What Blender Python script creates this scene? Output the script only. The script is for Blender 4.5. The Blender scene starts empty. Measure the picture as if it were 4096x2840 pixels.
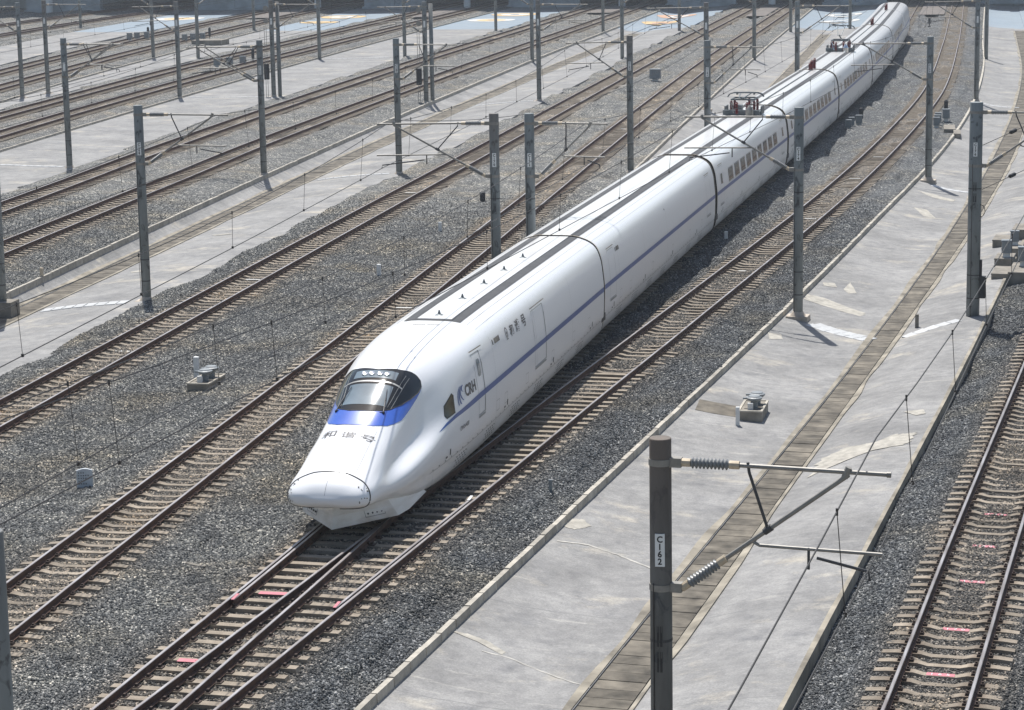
import bpy, math, random
import numpy as np
from mathutils import Vector, Matrix

rng = random.Random(7)
nrng = np.random.default_rng(7)
SC = bpy.context.scene
COL = SC.collection

# ------------------------------------------------------------------ camera, sky, sun, exposure
HEAD = math.radians(10.2)            # the camera looks 10.2 deg left of the track direction (+Y)
PITCH, ROLL, CAMH, FPX = 0.184786, -0.0174127, 14.9124, 9484.35
cd = bpy.data.cameras.new('camera'); cam = bpy.data.objects.new('camera', cd); COL.objects.link(cam)
_r = Vector((math.cos(HEAD), math.sin(HEAD), 0)); _f = Vector((-math.sin(HEAD), math.cos(HEAD), 0)); _z = Vector((0, 0, 1))
_fw = _f*math.cos(PITCH) - _z*math.sin(PITCH); _up = _f*math.sin(PITCH) + _z*math.cos(PITCH)
_cr = _r*math.cos(ROLL) + _up*math.sin(ROLL); _cu = -_r*math.sin(ROLL) + _up*math.cos(ROLL)
M4 = Matrix((( _cr.x, _cu.x, -_fw.x, 0), (_cr.y, _cu.y, -_fw.y, 0), (_cr.z, _cu.z, -_fw.z, CAMH), (0, 0, 0, 1)))
cam.matrix_world = M4
cd.sensor_width = 36.0; cd.lens = 36.0*FPX/4096.0
cd.shift_y = (1365.3-1420.0)/4096.0
cd.clip_start = 0.5; cd.clip_end = 6000
SC.camera = cam

SUN_DIR = Vector((-1.40, 3.80, 7.75)).normalized()      # towards the sun: ahead and a little left, 62 deg high
world = bpy.data.worlds.new('World'); SC.world = world; world.use_nodes = True
wn = world.node_tree; wn.nodes.clear()
sky = wn.nodes.new('ShaderNodeTexSky'); sky.sky_type = 'NISHITA'; sky.sun_disc = False
sky.sun_elevation = math.asin(SUN_DIR.z); sky.sun_rotation = math.atan2(SUN_DIR.x, SUN_DIR.y)
sky.air_density = 1.2; sky.dust_density = 1.6; sky.ozone_density = 1.0
bg = wn.nodes.new('ShaderNodeBackground'); bg.inputs['Strength'].default_value = 0.085
wo = wn.nodes.new('ShaderNodeOutputWorld')
wn.links.new(sky.outputs[0], bg.inputs[0]); wn.links.new(bg.outputs[0], wo.inputs[0])
sd = bpy.data.lights.new('sun', 'SUN'); sd.energy = 4.5; sd.angle = math.radians(0.55); sd.color = (1.0, 0.975, 0.935)
sun = bpy.data.objects.new('sun', sd); COL.objects.link(sun)
sun.rotation_euler = SUN_DIR.to_track_quat('Z', 'Y').to_euler(); sun.location = (0, 60, 80)
SC.view_settings.view_transform = 'Standard'; SC.view_settings.look = 'None'
SC.view_settings.exposure = 0.30; SC.view_settings.gamma = 1.0; SC.view_settings.use_curve_mapping = False

# ------------------------------------------------------------------ materials
def L(nt, a, b): nt.links.new(a, b)
def newmat(name):
    m = bpy.data.materials.new(name); m.use_nodes = True; nt = m.node_tree
    return m, nt, nt.nodes['Principled BSDF']
def noise(nt, vec, scale, detail=4, rough=0.55, dist=0.0):
    n = nt.nodes.new('ShaderNodeTexNoise'); n.inputs['Scale'].default_value = scale; n.inputs['Detail'].default_value = detail
    n.inputs['Roughness'].default_value = rough; n.inputs['Distortion'].default_value = dist
    if vec is not None: L(nt, vec, n.inputs['Vector'])
    return n.outputs['Fac']
def ramp(nt, fac, stops, interp='LINEAR'):
    r = nt.nodes.new('ShaderNodeValToRGB'); r.color_ramp.interpolation = interp; e = r.color_ramp.elements
    while len(e) < len(stops): e.new(0.5)
    for k, (p, c) in enumerate(stops):
        e[k].position = p; e[k].color = (c[0], c[1], c[2], 1) if hasattr(c, '__len__') else (c, c, c, 1)
    L(nt, fac, r.inputs[0]); return r.outputs['Color']
def mixc(nt, fac, a, b, mode='MIX'):
    m = nt.nodes.new('ShaderNodeMix'); m.data_type = 'RGBA'; m.blend_type = mode
    if hasattr(fac, 'is_linked'): L(nt, fac, m.inputs[0])
    else: m.inputs[0].default_value = fac
    for v, i in ((a, 6), (b, 7)):
        if hasattr(v, 'is_linked'): L(nt, v, m.inputs[i])
        else: m.inputs[i].default_value = (v[0], v[1], v[2], 1)
    return m.outputs[2]
def mth(nt, op, a, b=None, clamp=False):
    m = nt.nodes.new('ShaderNodeMath'); m.operation = op; m.use_clamp = clamp
    for v, i in ((a, 0), (b, 1)):
        if v is None: continue
        if hasattr(v, 'is_linked'): L(nt, v, m.inputs[i])
        else: m.inputs[i].default_value = v
    return m.outputs[0]
def pos(nt): return nt.nodes.new('ShaderNodeNewGeometry').outputs['Position']
def objco(nt): return nt.nodes.new('ShaderNodeTexCoord').outputs['Object']
def orand(nt): return nt.nodes.new('ShaderNodeObjectInfo').outputs['Random']
def scl(nt, vec, s, loc=(0, 0, 0)):
    m = nt.nodes.new('ShaderNodeMapping'); m.inputs['Scale'].default_value = s; m.inputs['Location'].default_value = loc
    L(nt, vec, m.inputs['Vector']); return m.outputs[0]
def bump(nt, bs, h, strength=0.3, dist=0.02):
    b = nt.nodes.new('ShaderNodeBump'); b.inputs['Strength'].default_value = strength; b.inputs['Distance'].default_value = dist
    L(nt, h, b.inputs['Height']); L(nt, b.outputs[0], bs.inputs['Normal'])
def simple(name, col, rough=0.6, metal=0.0, var=0.25, scale=6.0, spec=0.5, rnd=0.0, coord='obj'):
    m, nt, bs = newmat(name)
    v = objco(nt) if coord == 'obj' else pos(nt)
    f = noise(nt, v, scale, 5)
    c = ramp(nt, f, [(0.25, [x*(1-var) for x in col]), (0.75, [min(1, x*(1+var)) for x in col])])
    if rnd:
        c = mixc(nt, 1.0, c, ramp(nt, orand(nt), [(0, (1-rnd,)*3), (1, (1+rnd*0.6,)*3)]), 'MULTIPLY')
    L(nt, c, bs.inputs['Base Color']); bs.inputs['Roughness'].default_value = rough; bs.inputs['Metallic'].default_value = metal
    bs.inputs['Specular IOR Level'].default_value = spec
    return m
MT = {}
# ballast bed (cells the size of the stones) and the loose stones on it
STONE_RAMP = [(0.0, (.022, .0235, .025)), (0.4, (.058, .0615, .063)), (0.74, (.115, .119, .12)), (0.92, (.235, .232, .222)), (1.0, (.47, .455, .43))]
def stone_tint(nt, c, v):
    big = noise(nt, v, 0.22, 3)
    warm = mixc(nt, ramp(nt, big, [(0.5, 0.0), (0.72, 1.0)]), (1, 1, 1), (1.16, 1.03, .84))
    c = mixc(nt, 1.0, c, ramp(nt, noise(nt, v, .8, 5, .65), [(.32, (.62, .63, .65)), (.5, (.98, .98, .98)), (.70, (1.5, 1.46, 1.36))]), 'MULTIPLY')
    sx = nt.nodes.new('ShaderNodeSeparateXYZ'); L(nt, v, sx.inputs[0])
    mp = nt.nodes.new('ShaderNodeMapRange'); mp.inputs[1].default_value = -17.5; mp.inputs[2].default_value = -13.0; L(nt, sx.outputs[0], mp.inputs[0])
    c = mixc(nt, 1.0, c, warm, 'MULTIPLY')
    return mixc(nt, 1.0, c, ramp(nt, mp.outputs[0], [(0, (1.5, 1.46, 1.38)), (1, (1.05, 1.07, 1.09))]), 'MULTIPLY')     # dusty old ballast left, fresh dark stone right
m, nt, bs = newmat('ballast'); v = pos(nt)
vo = nt.nodes.new('ShaderNodeTexVoronoi'); vo.inputs['Scale'].default_value = 15.0; L(nt, v, vo.inputs['Vector'])
sep = nt.nodes.new('ShaderNodeSeparateColor'); L(nt, vo.outputs['Color'], sep.inputs[0])
c = ramp(nt, sep.outputs[0], STONE_RAMP)
at_ = nt.nodes.new('ShaderNodeAttribute'); at_.attribute_name = 'rail'
c = mixc(nt, 1.0, stone_tint(nt, c, v), mixc(nt, at_.outputs['Fac'], (1, 1, 1), (1.18, 1.02, .86)), 'MULTIPLY')
L(nt, c, bs.inputs['Base Color']); bs.inputs['Roughness'].default_value = .85
bump(nt, bs, vo.outputs['Distance'], 1.0, 0.07); MT['ballast'] = m
m, nt, bs = newmat('stone'); v = pos(nt)
c = ramp(nt, orand(nt), STONE_RAMP); c = stone_tint(nt, c, v)
at_ = nt.nodes.new('ShaderNodeAttribute'); at_.attribute_type = 'INSTANCER'; at_.attribute_name = 'rail'
c = mixc(nt, 1.0, c, mixc(nt, at_.outputs['Fac'], (1, 1, 1), (1.18, 1.02, .86)), 'MULTIPLY')
L(nt, c, bs.inputs['Base Color']); bs.inputs['Roughness'].default_value = .7; MT['stone'] = m
# rails
m, nt, bs = newmat('rail_rust'); v = pos(nt); f = noise(nt, v, 5, 6)
L(nt, ramp(nt, f, [(.3, (.055, .026, .016)), (.7, (.145, .068, .039))]), bs.inputs['Base Color']); bs.inputs['Roughness'].default_value = .75; MT['rust'] = m
m, nt, bs = newmat('rail_head'); f = noise(nt, scl(nt, pos(nt), (8, .6, 8)), 1.0, 4)
L(nt, ramp(nt, f, [(.3, (.22, .19, .175)), (.7, (.42, .40, .40))]), bs.inputs['Base Color']); bs.inputs['Metallic'].default_value = .7; bs.inputs['Roughness'].default_value = .42; MT['railhead'] = m
MT['clip'] = simple('fastening', (.05, .03, .022), .8, 0, .4, 30)
# sleepers: dusty concrete, rust-stained below the rails
def sleeper_mat(name, single):
    m, nt, bs = newmat(name); v = pos(nt); f = noise(nt, v, 3.0, 5); g_ = noise(nt, v, 45, 4)
    c = ramp(nt, f, [(.25, (.215, .177, .134)), (.75, (.395, .333, .26))])
    if single:
        c = mixc(nt, 1.0, c, ramp(nt, orand(nt), [(0, (.68,)*3), (1, (1.15,)*3)]), 'MULTIPLY')
        sx = nt.nodes.new('ShaderNodeSeparateXYZ'); L(nt, objco(nt), sx.inputs[0])
        d = mth(nt, 'ABSOLUTE', mth(nt, 'SUBTRACT', mth(nt, 'ABSOLUTE', sx.outputs[0]), .7525))
        c = mixc(nt, mth(nt, 'MULTIPLY', ramp(nt, d, [(.08, 1.0), (.30, 0.0)]), mth(nt, 'MULTIPLY', f, 1.3)), c, (.075, .042, .026))
    c = mixc(nt, .45, c, ramp(nt, g_, [(.3, .15), (.7, .65)]), 'OVERLAY'); L(nt, c, bs.inputs['Base Color']); bs.inputs['Roughness'].default_value = .92
    return m
MT['sleeper'] = sleeper_mat('sleeper_concrete', True); MT['sleeper_far'] = sleeper_mat('sleeper_concrete_joined', False)
# concrete aprons
def apron_mat(name, blue):
    m, nt, bs = newmat(name); v = pos(nt)
    f1 = noise(nt, v, .35, 6, .6); f2 = noise(nt, scl(nt, v, (.55, .75, 1)), .55, 7, .68, .15); f3 = noise(nt, v, 22, 3)
    c = ramp(nt, f1, [(.26, (.195, .192, .187)), (.74, (.35, .343, .332))])
    c = mixc(nt, ramp(nt, f2, [(.56, 0.0), (.61, .35), (.68, .9)]), c, (.47, .43, .36))
    d = noise(nt, scl(nt, v, (1, 1, 1), (31, 7, 0)), .9, 7, .7, .3)
    c = mixc(nt, ramp(nt, d, [(.54, 0.0), (.72, .7)]), c, (.16, .162, .17))
    mot = noise(nt, scl(nt, v, (1, 1, 1), (5, 11, 2)), 2.3, 8, .75)
    c = mixc(nt, 1.0, c, ramp(nt, mot, [(.3, (.70, .70, .71)), (.7, (1.17, 1.16, 1.14))]), 'MULTIPLY')
    run = noise(nt, scl(nt, v, (.5, 3.2, 1), (2, 4, 8)), .8, 6, .7)
    c = mixc(nt, ramp(nt, run, [(.60, 0.0), (.70, .5)]), c, (.50, .475, .425))
    c = mixc(nt, .3, c, ramp(nt, f3, [(.3, .25), (.7, .75)]), 'OVERLAY')
    sp = nt.nodes.new('ShaderNodeSeparateXYZ'); L(nt, v, sp.inputs[0])
    wob = mth(nt, 'MULTIPLY', noise(nt, v, .6, 3), .5)
    yy = mth(nt, 'FRACT', mth(nt, 'DIVIDE', mth(nt, 'ADD', sp.outputs[1], wob), 6.3))
    j = mth(nt, 'LESS_THAN', yy, .006)
    c = mixc(nt, mth(nt, 'MULTIPLY', j, .6), c, (.16, .16, .16))
    if blue:
        c = mixc(nt, ramp(nt, noise(nt, scl(nt, v, (.3, 1, 1)), 1.2, 5, .6), [(.3, .85), (.75, .5)]), c, (.25, .325, .39))
    L(nt, c, bs.inputs['Base Color']); bs.inputs['Roughness'].default_value = .92; bump(nt, bs, f3, .15, .01)
    return m
MT['apron'] = apron_mat('apron_concrete', False); MT['apron_blue'] = apron_mat('apron_blue_paint', True)
MT['kerb'] = simple('kerb_concrete', (.42, .385, .325), .9, 0, .3, 3, rnd=.22, coord='pos')
MT['drain'] = simple('drain_cover', (.145, .127, .10), .95, 0, .7, 1.7, rnd=.26, coord='pos')
MT['edging'] = simple('drain_edging', (.28, .25, .198), .95, 0, .6, 1.1, coord='pos')
MT['tile'] = simple('white_tile', (.52, .52, .51), .45, 0, .08, 3, rnd=.08)
MT['line'] = simple('white_line', (.58, .57, .54), .7, 0, .15, 2, coord='pos')
MT['cement'] = simple('cement_smear', (.44, .42, .38), .9, 0, .35, 3, coord='pos')
MT['yellow'] = simple('yellow_paint', (.60, .42, .20), .8, 0, .25, 1, coord='pos')
MT['orange'] = simple('orange_paint', (.52, .32, .21), .8, 0, .25, 1, coord='pos')
MT['ground'] = simple('ground_dust', (.23, .215, .19), .95, 0, .3, .3, coord='pos')
MT['wall'] = simple('wall_concrete', (.36, .40, .42), .9, 0, .35, .5, coord='pos')
MT['road'] = simple('crossing_boards', (.17, .15, .135), .95, 0, .35, 1.2, coord='pos')
# masts
m, nt, bs = newmat('mast_concrete'); v = objco(nt)
f = noise(nt, scl(nt, v, (3, 3, .7)), 1.0, 5); g = noise(nt, scl(nt, v, (2.2, 2.2, 1.6), (3, 1, 5)), 1.6, 5, .6, .6)
c = ramp(nt, f, [(.3, (.145, .163, .166)), (.7, (.255, .278, .28))])
c = mixc(nt, ramp(nt, g, [(.58, 0.0), (.66, .85)]), c, (.055, .06, .065))
sp = nt.nodes.new('ShaderNodeSeparateXYZ'); L(nt, v, sp.inputs[0])
mr = nt.nodes.new('ShaderNodeMapRange'); mr.inputs[1].default_value = 4.6; mr.inputs[2].default_value = 7.4; L(nt, sp.outputs[2], mr.inputs[0])
rust = mth(nt, 'MULTIPLY', mr.outputs[0], ramp(nt, orand(nt), [(.25, 0.0), (.9, .85)]))
c = mixc(nt, mth(nt, 'MULTIPLY', rust, ramp(nt, f, [(.3, .5), (.6, 1.0)])), c, (.15, .105, .075))
L(nt, c, bs.inputs['Base Color']); bs.inputs['Roughness'].default_value = .7; MT['mast'] = m
m2 = m.copy(); m2.name = 'mast_weathered'; MT['mastdark'] = m2
for nd in m2.node_tree.nodes:
    if nd.type == 'VALTORGB' and abs(nd.color_ramp.elements[0].color[0]-.145) < .01:
        nd.color_ramp.elements[0].color = (.075, .073, .068, 1); nd.color_ramp.elements[1].color = (.165, .168, .162, 1)
MT['steel'] = simple('galvanised_steel', (.27, .255, .23), .55, .25, .25, 6)
MT['darksteel'] = simple('dark_steel', (.07, .07, .072), .55, .4, .3, 8)
MT['porcelain'] = simple('grey_porcelain', (.20, .205, .205), .4, 0, .12, 4)
MT['cap'] = simple('insulator_cap', (.55, .46, .34), .6, .2, .2, 8)
MT['plate'] = simple('plate_white', (.80, .80, .78), .5, 0, .06, 5)
MT['ink'] = simple('ink_black', (.02, .02, .022), .6, 0, .1, 5)
MT['foot'] = simple('footing_concrete', (.46, .40, .33), .9, 0, .3, 2)
MT['wire'] = simple('wire', (.055, .05, .048), .5, .5, .2, 4)
MT['black'] = simple('black_iron', (.025, .026, .03), .55, .2, .3, 8)
MT['boxgrey'] = simple('box_grey_paint', (.22, .24, .25), .5, 0, .15, 4)
MT['oldconc'] = simple('old_concrete', (.235, .212, .178), .95, 0, .4, 2.5)
MT['palestone'] = simple('pale_stone', (.50, .53, .56), .8, 0, .15, 6)
MT['mortar'] = simple('mortar_smear', (.40, .375, .325), .95, 0, .35, 4.0, coord='pos')
MT['white'] = simple('white_post', (.72, .72, .70), .7, 0, .15, 4)
MT['pink'] = simple('pink_paint', (.56, .20, .23), .8, 0, .15, 12)
MT['weeds'] = simple('weeds', (.12, .17, .05), .9, 0, .3, 12)
# train
m, nt, bs = newmat('train_white'); v = objco(nt)
sp = nt.nodes.new('ShaderNodeSeparateXYZ'); L(nt, v, sp.inputs[0])
f = noise(nt, scl(nt, v, (2, .35, 2)), 1.6, 5)
mr = nt.nodes.new('ShaderNodeMapRange'); mr.inputs[1].default_value = 1.15; mr.inputs[2].default_value = .25; L(nt, sp.outputs[2], mr.inputs[0])
c = mixc(nt, mth(nt, 'MULTIPLY', mr.outputs[0], ramp(nt, f, [(.3, .15), (.7, .75)])), (.86, .865, .875), (.45, .41, .35))
mr2 = nt.nodes.new('ShaderNodeMapRange'); mr2.inputs[1].default_value = 3.35; mr2.inputs[2].default_value = 3.6; L(nt, sp.outputs[2], mr2.inputs[0])
c = mixc(nt, mth(nt, 'MULTIPLY', mr2.outputs[0], ramp(nt, f, [(.25, .35), (.75, .9)])), c, (.76, .74, .705))
L(nt, c, bs.inputs['Base Color']); bs.inputs['Roughness'].default_value = .30
bs.inputs['Coat Weight'].default_value = .4; bs.inputs['Coat Roughness'].default_value = .12
bump(nt, bs, noise(nt, scl(nt, v, (1, .8, 1.3)), 1.3, 3), .16, .02); MT['twhite'] = m
MT['tblue'] = simple('train_blue', (.045, .13, .56), .22, 0, .06, 2); MT['tblue'].node_tree.nodes['Principled BSDF'].inputs['Coat Weight'].default_value = .6
MT['tstripe'] = simple('train_stripe', (.012, .075, .30), .3, 0, .15, 2)
MT['tglass'] = simple('train_glass', (.010, .012, .014), .06, 0, .2, 2, .45)
MT['tpane'] = simple('train_pane', (.15, .20, .235), .08, 0, .25, 1.5, 1.0)
MT['tframe'] = simple('window_frame', (.34, .34, .33), .4, .1, .1, 2)
MT['tgrey'] = simple('roof_strip_grey', (.07, .073, .078), .9, 0, .25, 2.5)
MT['tdark'] = simple('gangway_dark', (.035, .034, .032), .85, 0, .3, 4)
MT['tseal'] = simple('seal_black', (.03, .03, .032), .6, 0, .1, 4)
MT['tletter'] = simple('letter_grey', (.12, .11, .11), .5, 0, .1, 4)
MT['chrome'] = simple('lamp_chrome', (.85, .86, .88), .12, .9, .03, 2)
MT['redins'] = simple('red_insulator', (.16, .02, .022), .35, 0, .2, 10)
MT['pantogrey'] = simple('pantograph_grey', (.13, .15, .16), .5, .3, .25, 6)

# ------------------------------------------------------------------ mesh builder
class MB:
    def __init__(s): s.v = []; s.f = []; s.m = []
    def quad(s, pts, m=0):
        k = len(s.v); s.v += [tuple(p) for p in pts]; s.f.append(tuple(range(k, k+len(pts)))); s.m.append(m)
    def box(s, x0, x1, y0, y1, z0, z1, m=0, T=None, bottom=True, taper=0.0):
        k = len(s.v); t = taper
        P = [(x0, y0, z0), (x1, y0, z0), (x1, y1, z0), (x0, y1, z0), (x0+t, y0+t, z1), (x1-t, y0+t, z1), (x1-t, y1-t, z1), (x0+t, y1-t, z1)]
        if T: P = [T(p) for p in P]
        s.v += P
        F = [(4, 5, 6, 7), (0, 1, 5, 4), (1, 2, 6, 5), (2, 3, 7, 6), (3, 0, 4, 7)]
        if bottom: F.append((3, 2, 1, 0))
        for q in F: s.f.append(tuple(k+i for i in q)); s.m.append(m)
    def tube(s, pts, r, n=8, m=0, caps=True):
        pts = [Vector(p) for p in pts]; rr = r if hasattr(r, '__len__') else [r]*len(pts); k = len(s.v); up = None
        for i, p in enumerate(pts):
            d = (pts[min(i+1, len(pts)-1)]-pts[max(i-1, 0)]).normalized()
            a = Vector((0, 0, 1)) if abs(d.z) < .95 else Vector((1, 0, 0))
            e1 = d.cross(a).normalized(); e2 = e1.cross(d)
            for j in range(n):
                t = 2*math.pi*j/n; q = p+(e1*math.cos(t)+e2*math.sin(t))*rr[i]; s.v.append((q.x, q.y, q.z))
        for i in range(len(pts)-1):
            for j in range(n):
                a = k+i*n+j; b = k+i*n+(j+1) % n; s.f.append((a, b, b+n, a+n)); s.m.append(m)
        if caps:
            s.f.append(tuple(k+j for j in range(n))[::-1]); s.m.append(m)
            e = k+(len(pts)-1)*n; s.f.append(tuple(e+j for j in range(n))); s.m.append(m)
    def lathe(s, p0, p1, prof, n=14, m=0):
        # prof: (distance along the axis, radius)
        p0 = Vector(p0); d = (Vector(p1)-p0).normalized(); pts = [p0+d*a for a, r in prof]; rr = [r for a, r in prof]
        k = len(s.v); a = Vector((0, 0, 1)) if abs(d.z) < .95 else Vector((1, 0, 0)); e1 = d.cross(a).normalized(); e2 = e1.cross(d)
        for p, r in zip(pts, rr):
            for j in range(n):
                t = 2*math.pi*j/n; q = p+(e1*math.cos(t)+e2*math.sin(t))*r; s.v.append((q.x, q.y, q.z))
        for i in range(len(pts)-1):
            for j in range(n):
                a = k+i*n+j; b = k+i*n+(j+1) % n; s.f.append((a, b, b+n, a+n)); s.m.append(m)
        s.f.append(tuple(k+j for j in range(n))[::-1]); s.m.append(m)
        e = k+(len(pts)-1)*n; s.f.append(tuple(e+j for j in range(n))); s.m.append(m)
    def grid(s, G, m=0, flip=False, close=False):
        G = [[tuple(p) for p in row] for row in G]; k = len(s.v); R, C = len(G), len(G[0])
        for row in G: s.v += row
        for i in range(R-1):
            for j in range(C if close else C-1):
                j2 = (j+1) % C; q = (k+i*C+j, k+(i+1)*C+j, k+(i+1)*C+j2, k+i*C+j2)
                s.f.append(q[::-1] if flip else q); s.m.append(m)
    def mesh(s, name, mats, smooth=False):
        me = bpy.data.meshes.new(name); me.from_pydata(s.v, [], s.f); me.update()
        for q in (mats if isinstance(mats, (list, tuple)) else [mats]): me.materials.append(MT[q])
        if max(s.m, default=0): me.polygons.foreach_set('material_index', s.m)
        if smooth: me.polygons.foreach_set('use_smooth', [True]*len(s.f))
        return me
    def build(s, name, mats, parent=None, smooth=False):
        return link(name, s.mesh(name, mats, smooth), parent)
def link(name, me, parent=None, loc=None, rz=None):
    o = bpy.data.objects.new(name, me); COL.objects.link(o)
    if parent is not None: o.parent = parent
    if loc is not None: o.location = loc
    if rz is not None: o.rotation_euler = (0, 0, rz)
    return o
def tag(o, label=None, cat=None, group=None, kind=None):
    if label: o['label'] = label
    if cat: o['category'] = cat
    if group: o['group'] = group
    if kind: o['kind'] = kind
    return o
def thing(name, label, cat, loc=(0, 0, 0), rz=0.0, group=None):
    o = bpy.data.objects.new(name, None); COL.objects.link(o); o.location = loc; o.rotation_euler = (0, 0, rz); o.empty_display_size = .3
    return tag(o, label, cat, group)
_txt = {}
def text_arrays(s, offset=0.0):
    key = (s, offset)
    if key in _txt: return _txt[key]
    cu = bpy.data.curves.new('t', 'FONT'); cu.body = s; cu.size = 1.0; cu.offset = offset; cu.align_x = 'CENTER'; cu.resolution_u = 3; cu.space_line = .86
    o = bpy.data.objects.new('t', cu); COL.objects.link(o); bpy.context.view_layer.update()
    me = o.to_mesh(); V = np.array([v.co[:2] for v in me.vertices]) if len(me.vertices) else np.zeros((0, 2)); F = [tuple(p.vertices) for p in me.polygons]
    o.to_mesh_clear(); bpy.data.objects.remove(o); bpy.data.curves.remove(cu)
    if len(V):
        V = V-(V.max(0)+V.min(0))/2
    _txt[key] = (V, F); return V, F

# ------------------------------------------------------------------ plan: u(v) of tracks and edges
def hermite(T, V, t):
    i = int(min(max(np.searchsorted(T, t)-1, 0), len(T)-2))
    def sl(k):
        if k <= 0: return (V[1]-V[0])/(T[1]-T[0])
        if k >= len(T)-1: return (V[-1]-V[-2])/(T[-1]-T[-2])
        return (V[k+1]-V[k-1])/(T[k+1]-T[k-1])
    if t <= T[0]: return V[0]+(t-T[0])*sl(0)
    if t >= T[-1]: return V[-1]+(t-T[-1])*sl(len(T)-1)
    d = T[i+1]-T[i]; x = (t-T[i])/d
    return (2*x**3-3*x**2+1)*V[i]+(x**3-2*x**2+x)*d*sl(i)+(-2*x**3+3*x**2)*V[i+1]+(x**3-x**2)*d*sl(i+1)
class Path:
    def __init__(s, pts): s.T = np.array([p[0] for p in pts], float); s.V = np.array([p[1] for p in pts], float)
    def __call__(s, v): return float(hermite(s.T, s.V, v))
    def frame(s, v):
        a = (s(v+.5)-s(v-.5)); l = math.hypot(a, 1.0)
        return Vector((s(v), v, 0)), Vector((a/l, 1/l, 0)), Vector((1/l, -a/l, 0))     # point, tangent, right normal
TRK = {
 'T0': Path([(20, -16.05), (42.2, -14.64), (53.5, -13.9), (79.4, -12.62), (105.1, -11.09), (129, -9.55), (155.8, -7.85), (182.3, -6.38), (208.3, -5.35), (235, -4.72), (263, -4.25), (300, -3.6), (345, -2.8)]),
 'TR': Path([(20, -16.3), (42.5, -13.75), (53.7, -12.45), (60.6, -11.65), (70, -10.6), (82, -9.2), (120.6, -4.88), (155.6, -1.9), (187.8, .05), (241, 1.45), (270, 1.98), (345, 3.15)]),
 'RR': Path([(20, -2.5), (44.2, .16), (55.2, 1.34), (76, 3.68), (110, 7.5), (160, 12.4)]),
 'L1': Path([(20, -19.6), (48, -19.62), (70, -19.57), (100, -19.75), (127, -19.95), (150, -20.15), (223, -20.36), (285, -19.75), (345, -19.0)]),
 'L2': Path([(40, -27.65), (66, -27.5), (100, -27.25), (130, -26.95), (190, -26.5), (232, -26.1), (280, -25.4), (345, -24.3)]),
 'D2': Path([(80, -40.3), (98, -40.85), (125.6, -41.5), (145, -42.05), (185, -42.15), (235, -41.75), (290, -41.0), (345, -40.1)]),
 'D1': Path([(90, -45.7), (125, -46.9), (137, -47.4), (165, -48.0), (211, -48.3), (268, -47.6), (345, -46.6)]),
 'C2': Path([(130, -60.9), (150, -61.75), (165, -62.5), (195, -63.55), (220, -63.9), (270, -63.7), (345, -62.9)]),
 'C1': Path([(140, -66.2), (164, -67.3), (179, -67.95), (212, -69.2), (238, -69.3), (266, -69.3), (345, -68.9)]),
 'B2': Path([(165, -75.5), (191, -78.0), (210, -79.75), (245, -82.6), (292, -84.9), (345, -86.4)]),
 'B1': Path([(180, -82.0), (208, -85.1), (230, -87.2), (267, -90.2), (317, -92.2), (345, -92.8)]),
 'A2': Path([(240, -109.0), (269, -109.7), (290, -110.3), (318, -110.0), (345, -108.6)]),
 'A1': Path([(260, -119.4), (292, -119.0), (319, -118.4), (345, -117.0)]),
}
VR = {'T0': (30, 371), 'TR': (30, 371), 'RR': (30, 95), 'L1': (36, 371), 'L2': (52, 371), 'D2': (86, 371), 'D1': (100, 371), 'C2': (135, 371), 'C1': (145, 371), 'B2': (170, 371), 'B1': (185, 371), 'A2': (240, 371), 'A1': (265, 371)}
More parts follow.
